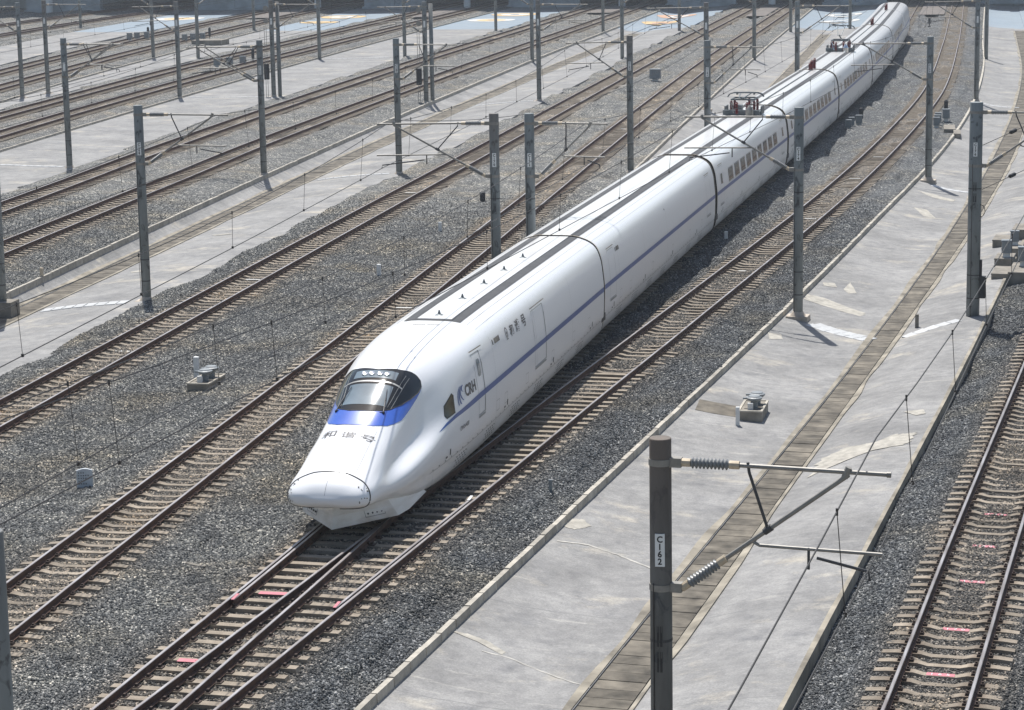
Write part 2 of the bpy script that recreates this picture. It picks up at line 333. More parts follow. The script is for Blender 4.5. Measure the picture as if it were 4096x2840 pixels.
EDG = {
 'kerbR': Path([(25, -12.6), (44, -10.46), (66, -7.9), (90, -5.1), (112, -2.75), (137, -0.14), (160, 1.75), (183, 3.07), (215, 4.2), (250, 4.75), (323, 6.3)]),
 'drRl': Path([(25, -8.9), (46, -6.64), (80, -2.56), (114, .96), (149, 3.86), (183, 6.09), (217, 7.61), (252, 8.36), (323, 9.6)]),
 'drRr': Path([(25, -7.9), (48, -5.35), (70, -2.93), (92, -.5), (114, 1.83), (136, 3.9), (158, 5.6), (183, 7.15), (217, 8.75), (252, 9.5), (323, 10.8)]),
 'slRr': Path([(25, -4.6), (45, -2.46), (61, -.7), (77, 1.05), (94, 2.78), (120, 5.4), (160, 9.0), (200, 13), (323, 20)]),
 'kerbS1': Path([(60, -35.9), (88, -36.5), (119, -37.2), (149, -37.7), (179, -37.95), (209, -37.95), (240, -37.8), (270, -37.4), (323, -36.8)]),
 'drS1l': Path([(60, -36.0), (88, -35.95), (118, -36.25), (147, -36.5), (175, -36.45), (204, -36.2), (233, -35.84), (262, -35.22), (323, -34)]),
 'drS1r': Path([(60, -34.9), (86, -35.0), (118, -35.2), (147, -35.4), (175, -35.35), (204, -35.1), (233, -34.7), (262, -34.1), (323, -33)]),
 'S1r': Path([(60, -30.1), (72, -30.05), (114, -29.9), (156, -29.6), (198, -29.3), (240, -29.0), (282, -28.6), (323, -28.2)]),
 'kerbS0': Path([(110, -16.5), (132, -16.64), (164, -16.8), (196, -16.87), (228, -16.87), (260, -16.75), (323, -16.3)]),
 'drS0l': Path([(110, -14.2), (203, -13.4), (274, -12.75), (323, -12.4)]),
 'drS0r': Path([(110, -13.4), (203, -12.5), (274, -11.85), (323, -11.5)]),
 'S0r': Path([(110, -13.2), (132, -12.0), (164, -10.1), (196, -8.6), (228, -7.7), (260, -7.2), (323, -6.3)]),
 'CDl': Path([(118, -57.3), (142, -58.5), (163, -59.15), (184, -59.66), (205, -60.03), (226, -60.25), (268, -60.2), (323, -59.6)]),
 'CDr': Path([(118, -49.5), (145, -50.6), (168, -51.2), (191, -51.5), (214, -51.5), (237, -51.3), (260, -50.9), (323, -50.2)]),
 'BCl': Path([(165, -72.3), (177, -73.1), (194, -74.9), (227, -77.6), (276, -80.4), (323, -82)]),
 'BCr': Path([(165, -70.4), (190, -71.6), (210, -72.5), (276, -73), (323, -72.6)]),
 'ABl': Path([(205, -101.6), (252, -102.9), (281, -105.0), (323, -106)]),
 'ABr': Path([(205, -89.0), (240, -92.7), (276, -95.4), (323, -96.6)]),
}
# name, left, right, drain pair, v0, v1, z at left edge, z right edge
APR = [('R', 'kerbR', 'slRr', ('drRl', 'drRr'), 26, 337, -.46, -.26), ('S1', 'kerbS1', 'S1r', ('drS1l', 'drS1r'), 60, 337, -.46, -.41),
       ('S0', 'kerbS0', 'S0r', ('drS0l', 'drS0r'), 112, 337, -.42, -.42), ('CD', 'CDl', 'CDr', None, 118, 337, -.42, -.42),
       ('BC', 'BCl', 'BCr', None, 165, 337, -.42, -.42), ('AB', 'ABl', 'ABr', None, 205, 337, -.42, -.42)]
BLUE_V = 281.0

# ------------------------------------------------------------------ ground and ballast
g = MB(); g.quad([(-3000, -500, -1.6), (3000, -500, -1.6), (3000, 4000, -1.6), (-3000, 4000, -1.6)])
tag(g.build('ground', 'ground'), 'dusty ground under and beyond the rail yard', kind='structure')
_bn = nrng.random((64, 64))
def vnoise(x, y):
    xi = np.floor(x).astype(int); yi = np.floor(y).astype(int); fx = x-xi; fy = y-yi; fx = fx*fx*(3-2*fx); fy = fy*fy*(3-2*fy)
    a = _bn[xi % 64, yi % 64]; b = _bn[(xi+1) % 64, yi % 64]; c = _bn[xi % 64, (yi+1) % 64]; d = _bn[(xi+1) % 64, (yi+1) % 64]
    return (a*(1-fx)+b*fx)*(1-fy)+(c*(1-fx)+d*fx)*fy
def ballast_row(us, v):
    z = np.full(us.shape, -.70)
    for k, p in TRK.items():
        a, b = VR[k]
        if v < a-15: continue
        d = np.abs(us-p(v)); q = np.where(d < .62, -.262, np.where(d < 1.40, -.250, -.250-(d-1.40)*(.24 if k == 'RR' else .075)))
        z = np.maximum(z, q)
        z = z+(vnoise(us*1.3+50, np.full(us.shape, v*1.3))-.5)*.03+(vnoise(us*.35, np.full(us.shape, v*.3)+9)-.5)*.10*(z < -.31)
    for nm, l, r, dr, v0, v1, zl, zr in APR:
        if v0 <= v <= v1:
            lo, hi = EDG[l](v)+.03, EDG[r](v)-.25
            z = np.where((us > lo) & (us < hi), -1.5, z)
    return z
US = np.concatenate([np.arange(-140, -60, 1.0), np.arange(-60, -32, .4), np.arange(-32, 8, .16), np.arange(8, 30, 1.5)])
VS = np.concatenate([np.arange(24, 130, .8), np.arange(130, 374, 2.0)])
ZB = np.array([ballast_row(US, v) for v in VS])
bV = np.zeros((len(VS), len(US), 3)); bV[:, :, 0] = US[None]; bV[:, :, 1] = VS[:, None]; bV[:, :, 2] = ZB
nU = len(US); idx = np.arange(len(VS)*nU).reshape(len(VS), nU)
bF = np.stack([idx[:-1, :-1], idx[:-1, 1:], idx[1:, 1:], idx[1:, :-1]], -1).reshape(-1, 4)
def np_mesh(name, V, F, mat, smooth=False):
    me = bpy.data.meshes.new(name); me.from_pydata(V.tolist(), [], F.tolist()); me.update(); me.materials.append(MT[mat])
    if smooth: me.polygons.foreach_set('use_smooth', [True]*len(F))
    return me
RAILF = np.zeros((len(VS), nU))
for i_, v_ in enumerate(VS):
    for k_, p_ in TRK.items():
        if v_ < VR[k_][0]-5: continue
        RAILF[i_] = np.maximum(RAILF[i_], np.clip((1.75-np.abs(US-p_(v_)))/.7, 0, 1))
bme = np_mesh('ballast_bed', bV.reshape(-1, 3), bF, 'ballast', True)
bme.attributes.new('rail', 'FLOAT', 'POINT').data.foreach_set('value', RAILF.reshape(-1).astype(np.float32))
tag(link('ballast_bed', bme), 'grey stone ballast beds between and around the tracks', kind='structure')

def in_view(x, y, z, pad=.04):
    d = Vector((x, y, z-CAMH)); dep = d.dot(_fw)
    if dep < 1: return False
    px = d.dot(_cr)/dep*FPX/4096; py = d.dot(_cu)/dep*FPX/4096
    return abs(px) < .5+pad and -.365-pad < py < .34+pad

# loose stones: the near part of the bed, scattered by geometry nodes
vs2 = VS[VS < 125]; nn = len(vs2)
sF = []
keep = {}
Vn = bV[:nn].reshape(-1, 3); dens = np.zeros(len(Vn))
def stone_density(v): return float(np.interp(v, [38, 60, 85, 105, 122], [420, 360, 220, 110, 0]))
for i in range(nn-1):
    for j in range(nU-1):
        u, v, z = US[j]+.08, vs2[i], ZB[i, j]
        if min(ZB[i, j], ZB[i+1, j], ZB[i, j+1], ZB[i+1, j+1]) < -.95: continue
        if in_view(u, v, z, .03): sF.append((i*nU+j, i*nU+j+1, (i+1)*nU+j+1, (i+1)*nU+j))
for i in range(nn):
    dens[i*nU:(i+1)*nU] = stone_density(vs2[i])
sF = np.array(sF); used = np.unique(sF); remap = -np.ones(len(Vn), int); remap[used] = np.arange(len(used))
sme = np_mesh('ballast_stones', Vn[used], remap[sF], 'stone')
at = sme.attributes.new('dens', 'FLOAT', 'POINT'); at.data.foreach_set('value', dens[used].astype(np.float32))
sme.attributes.new('rail', 'FLOAT', 'POINT').data.foreach_set('value', RAILF[:nn].reshape(-1)[used].astype(np.float32))
so = tag(link('ballast_stones', sme), 'loose crushed stones lying on the near ballast', kind='stuff')
ng = bpy.data.node_groups.new('scatter_stones', 'GeometryNodeTree')
ng.interface.new_socket('Geometry', in_out='INPUT', socket_type='NodeSocketGeometry'); ng.interface.new_socket('Geometry', in_out='OUTPUT', socket_type='NodeSocketGeometry')
gi = ng.nodes.new('NodeGroupInput'); go = ng.nodes.new('NodeGroupOutput')
dp = ng.nodes.new('GeometryNodeDistributePointsOnFaces'); na = ng.nodes.new('GeometryNodeInputNamedAttribute'); na.data_type = 'FLOAT'; na.inputs['Name'].default_value = 'dens'
ico = ng.nodes.new('GeometryNodeMeshIcoSphere'); ico.inputs['Radius'].default_value = .042; ico.inputs['Subdivisions'].default_value = 1
sm = ng.nodes.new('GeometryNodeSetMaterial'); sm.inputs['Material'].default_value = MT['stone']
io = ng.nodes.new('GeometryNodeInstanceOnPoints')
rr = ng.nodes.new('FunctionNodeRandomValue'); rr.data_type = 'FLOAT_VECTOR'; rr.inputs[0].default_value = (0, 0, 0); rr.inputs[1].default_value = (6.28, 6.28, 6.28)
rs = ng.nodes.new('FunctionNodeRandomValue'); rs.data_type = 'FLOAT_VECTOR'; rs.inputs[0].default_value = (.55, .5, .4); rs.inputs[1].default_value = (1.35, 1.15, .95); rs.inputs['Seed'].default_value = 5
L(ng, gi.outputs[0], dp.inputs['Mesh']); L(ng, na.outputs['Attribute'], dp.inputs['Density']); L(ng, dp.outputs['Points'], io.inputs['Points'])
L(ng, ico.outputs['Mesh'], sm.inputs['Geometry']); L(ng, sm.outputs[0], io.inputs['Instance']); L(ng, rr.outputs[0], io.inputs['Rotation']); L(ng, rs.outputs[0], io.inputs['Scale'])
L(ng, io.outputs[0], go.inputs[0])
md = so.modifiers.new('scatter', 'NODES'); md.node_group = ng

# ------------------------------------------------------------------ concrete aprons with kerbs, drains and gutters
APL = {'R': 'grey concrete apron with a drain, right of the train', 'S1': 'concrete apron with a drain, left of the second track from the train', 'S0': 'concrete apron just behind the train, left of its track',
       'CD': 'pale concrete apron in the middle of the left yard', 'BC': 'narrow concrete strip between the far left track pairs', 'AB': 'farthest left concrete apron'}
APO = {}
def vsteps(a, b, n=2.0): return list(np.linspace(a, b, max(2, int((b-a)/n)+1)))
def apron_z(nm, u, v):
    for n_, l, r, dr, v0, v1, zl, zr in APR:
        if n_ == nm:
            a, e = EDG[l](v), EDG[r](v)
            if not dr:
                t = min(max((u-a)/(e-a), 0), 1); return zl+(zr-zl)*t-.05*math.sin(math.pi*t)
            b, c = EDG[dr[0]](v), EDG[dr[1]](v)
            if u < b: t = min(max((u-a)/(b-a), 0), 1); return zl+(-.85-zl)*(t+.25*math.sin(math.pi*t))
            if u < c: return -.85
            t = min(max((u-c)/(e-c), 0), 1); return -.85+(zr+.85)*(t+.18*math.sin(math.pi*t))
for nm, l, r, dr, v0, v1, zl, zr in APR:
    b = MB(); b2 = MB()
    for seg, bb, va, vb in ((0, b, v0, BLUE_V), (1, b2, BLUE_V, 323.0), (2, b, 323.0, v1)):
        rows = []
        for v in vsteps(va, vb):
            ul, ur = EDG[l](v), EDG[r](v); row = [(ul, v, zl-.5), (ul, v, zl)]
            if dr:
                dl, d2 = EDG[dr[0]](v), EDG[dr[1]](v)
                row += [(ul+(dl-ul)*t, v, zl+(-.85-zl)*(t+.25*math.sin(math.pi*t))) for t in (.25, .5, .75, 1.0)]
                row += [(dl+.02, v, -.93), (d2-.02, v, -.93)]
                row += [(d2+(ur-d2)*t, v, -.85+(zr+.85)*(t+.18*math.sin(math.pi*t))) for t in (0, .25, .5, .75, 1.0)]
            else:
                row += [(ul+(ur-ul)*t, v, zl+(zr-zl)*t-.05*math.sin(math.pi*t)) for t in (.25, .5, .75, 1.0)]
            row += [(ur+.01, v, zr-.5)]
            rows.append(row)
        bb.grid(rows, flip=True)
    o = b.build('concrete_apron', 'apron'); tag(o, APL[nm], kind='structure'); APO[nm] = o
    o2 = b2.build('painted_apron', 'apron_blue'); tag(o2, 'blue painted far end of the '+APL[nm].replace('pale ', ''), kind='structure'); APO[nm+'b'] = o2
# kerb stones
kb = MB(); kb.box(-.075, .075, .012, .985, -.34, 0, taper=.012); KERB = kb.mesh('kerb_stone', 'kerb')
def kerb_line(nm, edge, v0, vind, v1, ztop=-.27):
    p = EDG[edge]; v = v0
    rest = MB()
    while v < v1:
        P, t, n = p.frame(v+.5); a = math.atan2(-t.x, t.y)
        st = Vector((p(v), v, ztop+rng.uniform(-.012, .012)))
        if v < vind:
            o = link('kerb_stone', KERB, APO[nm], st, a+rng.uniform(-.006, .006))
        else:
            M = Matrix.Translation(st) @ Matrix.Rotation(a, 4, 'Z'); rest.box(-.075, .075, .012, .985, -.34, 0, T=lambda q: tuple(M @ Vector(q)))
        v += 1.0*t.y
    if rest.v: tag(rest.build('kerb_stones', 'kerb', APO[nm]), kind='stuff')
kerb_line('R', 'kerbR', 34, 150, 322); kerb_line('S1', 'kerbS1', 80, 150, 322); kerb_line('S0', 'kerbS0', 112, 160, 322, -.25); kerb_line('CD', 'CDl', 120, 160, 322, -.27)
kerb_line('BC', 'BCl', 166, 167, 280, -.27)
# RR-side lip of the right apron
lp = MB(); rows = []
for v in vsteps(30, 120, 1.5):
    u = EDG['slRr'](v); w_ = .05+.05*vnoise(np.array([v*.7]), np.array([2.5]))[0]; rows.append([(u-w_, v, -.275), (u-w_, v, -.235), (u+.03, v, -.235), (u+.03, v, -.8)])
lp.grid(rows, flip=True); lp.build('apron_lip', 'edging', APO['R'])
# drain covers and edging
cvm = MB(); cvm.box(-.5, .5, .006, .538, -.07, 0, taper=.004); COVER = cvm.mesh('drain_cover', 'drain')
def drain(nm, dl, d2, v0, vind, v1):
    a, b = EDG[dl], EDG[d2]; v = v0; rest = MB()
    while v < v1:
        w = b(v)-a(v); t = (a(v+.5)-a(v-.5)); ang = math.atan2(-t, 1)
        loc = Vector(((a(v)+b(v))/2, v, -.858+rng.uniform(-.01, .008)))
        if v < vind:
            o = link('drain_cover', COVER, APO[nm], loc, ang+rng.uniform(-.015, .015)); o.scale = ((w-.06), 1, 1)
        else:
            M = Matrix.Translation(loc) @ Matrix.Rotation(ang, 4, 'Z') @ Matrix.Diagonal((w-.06, 1, 1, 1)); rest.box(-.5, .5, .012, .53, -.07, 0, T=lambda q: tuple(M @ Vector(q)))
        v += .545
    if rest.v: tag(rest.build('drain_covers', 'drain', APO[nm]), kind='stuff')
    for e, s in ((a, -1), (b, 1)):
        m_ = MB(); rows = []
        for vv in vsteps(v0, v1, .9):
            j = .03*(vnoise(np.array([vv*.8]), np.array([3.0+s]))[0]-.5); w0 = .19+.16*(vnoise(np.array([vv*.35]), np.array([9.0+s]))[0]-.5)
            x0 = e(vv)+.02*s; x1 = e(vv)+s*w0
            zz = -.85+.02
            z1 = apron_z(nm, x1, vv)+.035
            rows.append([(x0, vv, -.95), (x0, vv, zz+.005), (x1, vv, max(z1, zz)), (x1, vv, max(z1, zz)-.2)])
        m_.grid(rows, flip=(s > 0)); m_.build('drain_edging', 'edging', APO[nm])
drain('R', 'drRl', 'drRr', 34, 150, 276); drain('S1', 'drS1l', 'drS1r', 80, 150, 276); drain('S0', 'drS0l', 'drS0r', 150, 200, 272)
# white tiled gutters from mast to drain
tm = MB(); tm.box(-.222, .222, -.19, .19, -.05, 0, taper=.006); TILE = tm.mesh('gutter_tile', 'tile')
def gutter(nm, u0, v0, u1, v1, n, rows=2):
    ang = math.atan2(v1-v0, u1-u0)
    for k in range(n):
        t = (k+.5)/n; u = u0+(u1-u0)*t; v = v0+(v1-v0)*t
        for q in range(rows):
            off = (q-(rows-1)/2)*.40
            uu, vv = u-math.sin(ang)*off, v+math.cos(ang)*off
            o = link('gutter_tile', TILE, APO[nm], (uu, vv, apron_z(nm, uu, vv)+.022+rng.uniform(-.004, .004)), ang)
            o.scale = (math.hypot(u1-u0, v1-v0)/n/.485, 1, 1)
            dz = apron_z(nm, u1, v1)-apron_z(nm, u0, v0); dz = apron_z(nm, u+.1, v+.1*math.tan(ang))-apron_z(nm, u-.1, v-.1*math.tan(ang)); o.rotation_euler = (0, -math.atan2(dz, .2), ang)
gutter('S1', -34.6, 87.6, -31.1, 87.9, 8); gutter('R', -4.3, 86.3, -2.15, 84.3, 6); gutter('R', -.95, 84.2, 1.0, 85.8, 5, 1)
gutter('R', -.1, 128.6, 2.2, 126.9, 6, 1); gutter('S1', -34.8, 131.3, -30.6, 131.6, 9, 1); gutter('CD', -58.4, 136.5, -51.3, 134.6, 14, 1)
gutter('S1', -34.9, 179.8, -30.4, 180.0, 9, 1); gutter('S0', -16.3, 171.0, -13.8, 170.6, 6, 1); gutter('CD', -59.2, 184, -53.5, 184.6, 12, 1)
gutter('R', 3.5, 178.6, 6.1, 177.9, 6, 1); gutter('S1', -34.9, 227, -30.4, 227.4, 9, 1); gutter('CD', -59.4, 229, -53.4, 231, 12, 1)
# cement line on the right apron
cl = MB(); pts = [(a, float(np.interp(a, [-8.9, -8.2, -7.4, -6.5, -5.9], [55.2, 55.4, 55.0, 54.2, 53.4]))) for a in np.linspace(-8.9, -5.9, 25)]
rows = [[(u, v-.03*(1+k % 2), apron_z('R', u, v)+.012), (u, v+.05, apron_z('R', u, v)+.012)] for k, (u, v) in enumerate(pts)]
cl.grid(rows, flip=True); cl.build('cement_line', 'cement', APO['R'])
cl = MB(); pts = [(a, float(np.interp(a, [-9.2, -8.6, -7.9, -7.2, -6.7], [46.9, 46.8, 46.3, 45.8, 45.5]))) for a in np.linspace(-9.2, -6.7, 21)]
rows = [[(u, v-.015*(1+k % 3), apron_z('R', u, v)+.010), (u, v+.025, apron_z('R', u, v)+.010)] for k, (u, v) in enumerate(pts)]
cl.grid(rows, flip=True); cl.build('cement_line', 'cement', APO['R'])
# smears of pale mortar on the aprons
def smear(nm, pts):
    n = len(pts); cx = sum(p[0] for p in pts)/n; cy = sum(p[1] for p in pts)/n; out = []
    for i in range(n):
        a, c = pts[i], pts[(i+1) % n]
        for k in range(7):
            t = k/7; j = 1+.16*(rng.random()-.5)*(1 if k else .3); x, y = a[0]+(c[0]-a[0])*t, a[1]+(c[1]-a[1])*t; out.append((cx+(x-cx)*j, cy+(y-cy)*j))
    b = MB(); G = [[(cx+(x-cx)*f, cy+(y-cy)*f, 0) for x, y in out] for f in (1, .66, .33, .01)]
    G = [[(x, y, apron_z(nm, x, y)+.012) for x, y, z in r_] for r_ in G]; b.grid(G, close=True, flip=True); b.build('mortar_smear', 'mortar', APO[nm])
for P_ in ([(-3.30, 63.08), (-3.0, 65.34), (-2.34, 66.11), (-1.53, 66.19), (-1.04, 66.94), (-.35, 67.08), (-.47, 66.3), (-.71, 65.46), (-1.53, 65.17), (-2.27, 64.36)], [(-.78, 70.16), (-.19, 70.22), (-.12, 69.61), (-.41, 69.42)],
           [(-4.89, 91.9), (-4.06, 91.7), (-2.46, 89.66), (-2.65, 88.91), (-3.64, 89.82), (-4.83, 90.74)], [(-4.34, 94.91), (-3.87, 95.23), (-3.74, 94.4), (-4.27, 94.23)], [(-3.48, 94.28), (-3.27, 95.97), (-2.93, 93.78), (-3.27, 93.48)],
           [(-.97, 119.55), (-.31, 119.36), (.13, 116.65), (-.46, 117.03)], [(-.85, 125.67), (-.05, 125.47), (1.14, 123.87), (.91, 123.18), (-.04, 124.06)], [(-10.02, 47.67), (-9.67, 47.72), (-9.2, 47.54), (-8.7, 47.06), (-8.79, 46.9), (-9.36, 47.36)],
           [(-5.74, 83.47), (-5.27, 83.62), (-5.18, 82.86), (-5.62, 82.4)], [(-9.12, 57.05), (-8.57, 57.33), (-8.29, 56.92), (-8.65, 56.35), (-9.04, 56.52)]): smear('R', P_)
for P_ in ([(-34.01, 108.28), (-33.09, 108.14), (-32.81, 107.77), (-33.68, 107.72)], [(-34.24, 97.15), (-33.8, 97.34), (-33.59, 96.73), (-34.03, 96.7)]): smear('S1', P_)
# painted ovals on the blue ends
def oval(nm, u, v, ru, rv, m1, m2):
    for k, (f, mm) in enumerate(((1.0, m1), (.62, m2))):
        b = MB(); n = 36
        ring = [[(u+math.cos(2*math.pi*i/n)*ru*q*(1+.03*math.sin(5*i)), v+math.sin(2*math.pi*i/n)*rv*q*(1+.03*math.sin(5*i)), 0) for i in range(n+1)] for q in (f, f*(.42 if k == 0 else .30))]
        ring = [[(x, y, apron_z(nm, x, y)+.03+.004*k) for x, y, z in r_] for r_ in ring]
        b.grid(ring, flip=True); b.build('painted_ring', mm, APO[nm+'b'])
oval('AB', -101.3, 312, 3.4, 4, 'line', 'yellow'); oval('BC', -78.6, 313, 3.0, 4.2, 'yellow', 'line'); oval('BC', -78.4, 299.5, 2.6, 2.6, 'yellow', 'yellow')
oval('CD', -56.2, 301.5, 3.1, 3.6, 'line', 'yellow'); oval('CD', -55.6, 315.6, 3.1, 4, 'yellow', 'line'); oval('S1', -33.9, 298, 2.4, 4, 'yellow', 'orange')
oval('S1', -33.6, 313.8, 2.6, 4, 'orange', 'line'); oval('S0', -11.6, 297.6, 2.4, 3.6, 'line', 'apron_blue'); oval('S0', -11.8, 313.5, 2.4, 3.6, 'line', 'apron_blue')

# ------------------------------------------------------------------ tracks
RP = [(-.075, -.176), (-.075, -.165), (-.014, -.147), (-.009, -.05), (-.0365, -.036), (-.0365, -.008), (-.026, 0), (.026, 0), (.0365, -.008), (.0365, -.036), (.009, -.05), (.014, -.147), (.075, -.165), (.075, -.176)]
def rail_mesh(name, path, off, v0, v1, dv=1.6, parent=None, z=0.0):
    b = MB(); rows = []
    for v in vsteps(v0, v1, dv):
        P, t, n = path.frame(v); rows.append([tuple(P+n*(off+x)+Vector((0, 0, zz+z))) for x, zz in RP])
    b.grid(rows, flip=True)
    C = len(RP)-1
    b.m = [1 if (i % C) in (5, 6, 7) else 0 for i in range(len(b.f))]
    return b.build(name, ['rust', 'railhead'], parent)
sl = MB(); sx = [-1.3, -1.02, -.52, -.32, .32, .52, 1.02, 1.3]; sz = [-.205, -.182, -.182, -.232, -.232, -.182, -.182, -.205]; sw = [.105, .11, .11, .095, .095, .11, .11, .105]
rows = [[(x, -w-.045, -.45), (x, -w, z), (x, w, z), (x, w+.045, -.45)] for x, z, w in zip(sx, sz, sw)]
sl.grid(rows, flip=False)
sl.quad(rows[0], 0); sl.quad(rows[-1][::-1], 0)
SLEEP = sl.mesh('sleeper', 'sleeper')
def sleeper_into(b, M):
    for r0, r1 in zip(rows_s[:-1], rows_s[1:]):
        for k in range(3): b.quad([M @ Vector(r0[k]), M @ Vector(r1[k]), M @ Vector(r1[k+1]), M @ Vector(r0[k+1])])
rows_s = [[(x, -w, -.34), (x, -w, z), (x, w, z), (x, w, -.34)] for x, z, w in zip([-1.3, -.52, -.32, .32, .52, 1.3], [-.2, -.182, -.232, -.232, -.182, -.2], [.12]*6)]
TL = {'T0': 'railway track under the white train, ending in a turnout at the bottom', 'TR': 'curving railway track just right of the white train', 'RR': 'railway track at the right edge with pink numbered sleepers',
      'L1': 'first railway track left of the white train', 'L2': 'second railway track left of the white train', 'D2': 'third railway track left of the white train', 'D1': 'fourth railway track left of the white train',
      'C2': 'fifth railway track left of the white train', 'C1': 'sixth railway track left of the white train', 'B2': 'seventh railway track left of the white train', 'B1': 'eighth railway track left of the white train',
      'A2': 'ninth railway track, far upper left before the wall', 'A1': 'tenth railway track, farthest upper left beside the wall'}
IND = {'T0': (74.5, 122), 'TR': (74.5, 160), 'RR': (34, 90), 'L1': (37, 160), 'L2': (54, 160), 'D2': (88, 160), 'D1': (110, 160)}
TRO = {}
SLV = {}
for k, p in TRK.items():
    v0, v1 = VR[k]
    o = thing('railway_track', TL[k], 'railway track', (p(v0), v0, 0), group='tracks of the rail yard'); TRO[k] = o
    off = -Vector(o.location)
    def adopt(x):
        x.parent = o; x.location = Vector(x.location)-Vector(o.location); return x
    for s in (-1, 1): adopt(rail_mesh('rail', p, s*.7525, v0, v1, 1.5 if k in ('T0', 'TR') else 2.5))
    v = IND.get(k, (v0, v0))[0]; rest = MB(); clips = MB(); SLV[k] = []
    while v < v1:
        P, t, n = p.frame(v); a = math.atan2(-t.x, t.y)
        if k in IND and v < IND[k][1]:
            adopt(link('sleeper', SLEEP, None, P+Vector((0, 0, rng.uniform(-.006, .004)))+t*rng.uniform(-.02, .02), a+rng.uniform(-.012, .012))); SLV[k].append(v)
            if v < 115:
                M = Matrix.Translation(P) @ Matrix.Rotation(a, 4, 'Z')
                for s in (-1, 1):
                    for q in (-1, 1):
                        x = s*.7525+q*.115; clips.box(x-.05, x+.05, -.075, .075, -.19, -.135, T=lambda w: tuple(M @ Vector(w)), bottom=False, taper=.015)
                        clips.box(x-.022, x+.022, -.022, .022, -.14, -.10, T=lambda w: tuple(M @ Vector(w)), bottom=False)
        elif not (k == 'T0' and 125 < v < 262 and int(v*10) % 3):
            M = Matrix.Translation(P) @ Matrix.Rotation(a, 4, 'Z'); sleeper_into(rest, M)
        v += .6*t.y
    if rest.v: tag(adopt(rest.build('sleepers', 'sleeper_far')), kind='stuff')
    if clips.v: tag(adopt(clips.build('rail_fastenings', 'clip')), kind='stuff')
# turnout: long bearers under both tracks, base plates, check rails
def adopt_to(o, x): x.parent = o; x.location = Vector(x.location)-Vector(o.location); return x
bear = MB(); bear.box(-.5, .5, -.13, .13, -.45, -.178, taper=.02); BEAR = bear.mesh('turnout_bearer', 'sleeper_far')
plates = MB(); v = 31.0; BEARV = []
while v < 74.3:
    a_, b_ = TRK['T0'](v)-1.22, TRK['TR'](v)+1.22; P0_, t, n = TRK['T0'].frame(v); tt = TRK['TR'].frame(v)[1]
    ang = (math.atan2(-t.x, t.y)+math.atan2(-tt.x, tt.y))/2
    o = link('turnout_bearer', BEAR, None, ((a_+b_)/2, v, rng.uniform(-.005, .004)), ang+rng.uniform(-.008, .008)); o.scale = (b_-a_, 1, 1); adopt_to(TRO['T0'], o); BEARV.append((v, a_, b_, ang))
    if v < 66:
        M = Matrix.Translation(((a_+b_)/2, v, 0)) @ Matrix.Rotation(ang, 4, 'Z')
        for uu in (TRK['T0'](v)-.7525, TRK['T0'](v)+.7525, TRK['TR'](v)-.7525, TRK['TR'](v)+.7525):
            x = uu-(a_+b_)/2; plates.box(x-.20, x+.20, -.085, .085, -.182, -.158, T=lambda w: tuple(M @ Vector(w)), bottom=False)
            for q in (-1, 1):
                plates.box(x+q*.13-.035, x+q*.13+.035, -.05, .05, -.16, -.105, T=lambda w: tuple(M @ Vector(w)), bottom=False, taper=.012)
    v += .6
tag(adopt_to(TRO['T0'], plates.build('base_plates', 'clip')), kind='stuff')
c1 = rail_mesh('check_rail', TRK['TR'], .7525-.115, 47.6, 57.2); adopt_to(TRO['TR'], c1)
c2 = rail_mesh('check_rail', TRK['T0'], -.7525+.115, 47.8, 57.0); adopt_to(TRO['T0'], c2)
for key, v in (('TR', 47.6), ('TR', 57.0), ('T0', 47.8)):
    P, t, n = TRK[key].frame(v); s = 1 if key == 'TR' else -1
    b = MB(); q = P+n*s*(.7525-.115); b.box(q.x-.035, q.x+.035, q.y, q.y+.45, .002, .012); adopt_to(TRO[key], b.build('painted_rail_end', 'pink' if v < 57 else 'white'))
# painted marks on sleepers
def sleeper_mark(key, v, txt, w=.55, x0=0.0, mt='pink', dz=0.0, hy=.085):
    P, t, n = TRK[key].frame(v); a = math.atan2(-t.x, t.y); M = Matrix.Translation(P) @ Matrix.Rotation(a, 4, 'Z')
    z = -.226+dz; b = MB(); b.quad([M @ Vector((x0-w/2, -hy, z)), M @ Vector((x0+w/2, -hy, z)), M @ Vector((x0+w/2, hy, z)), M @ Vector((x0-w/2, hy, z))])
    o = adopt_to(TRO[key], b.build('painted_mark', mt))
    if txt:
        V, F = text_arrays(txt); tb = MB(); tb.v = [tuple(M @ Vector((x0+q[0]*.15, q[1]*.17, z+.004))) for q in V]; tb.f = F; tb.m = [0]*len(F)
        t_ = tb.build('mark_number', 'plate'); t_.parent = o
def near(lst, v): return min(lst, key=lambda q: abs(q-v))
for v, tx in ((45.6, '1  6  5'), (48.6, '1  7  0'), (51.6, '1  7  5'), (54.6, '1  8  0'), (57.6, '1  8  5')):
    sleeper_mark('RR', near(SLV['RR'], v), tx)
for key, v in (('L2', 92.5), ('L2', 77), ('L1', 86), ('TR', 96), ('TR', 112), ('TR', 139), ('TR', 128), ('L2', 121), ('L1', 131), ('L1', 156)):
    sleeper_mark(key, near(SLV[key], v), None, .6, rng.uniform(-.1, .1), 'line')
for v, f0, f1 in ((44.3, .03, .5), (49.1, .05, .55)):
    bv, a_, b_, ang = min(BEARV, key=lambda q: abs(q[0]-v)); b = MB(); x0 = TRK['T0'](bv)-.45; x1 = TRK['TR'](bv)-.95
    b.quad([(x0, bv-.09, -.170), (x1, bv-.11, -.170), (x1, bv+.09, -.170), (x0, bv+.11, -.170)]); adopt_to(TRO['T0'], b.build('painted_mark', 'pink'))
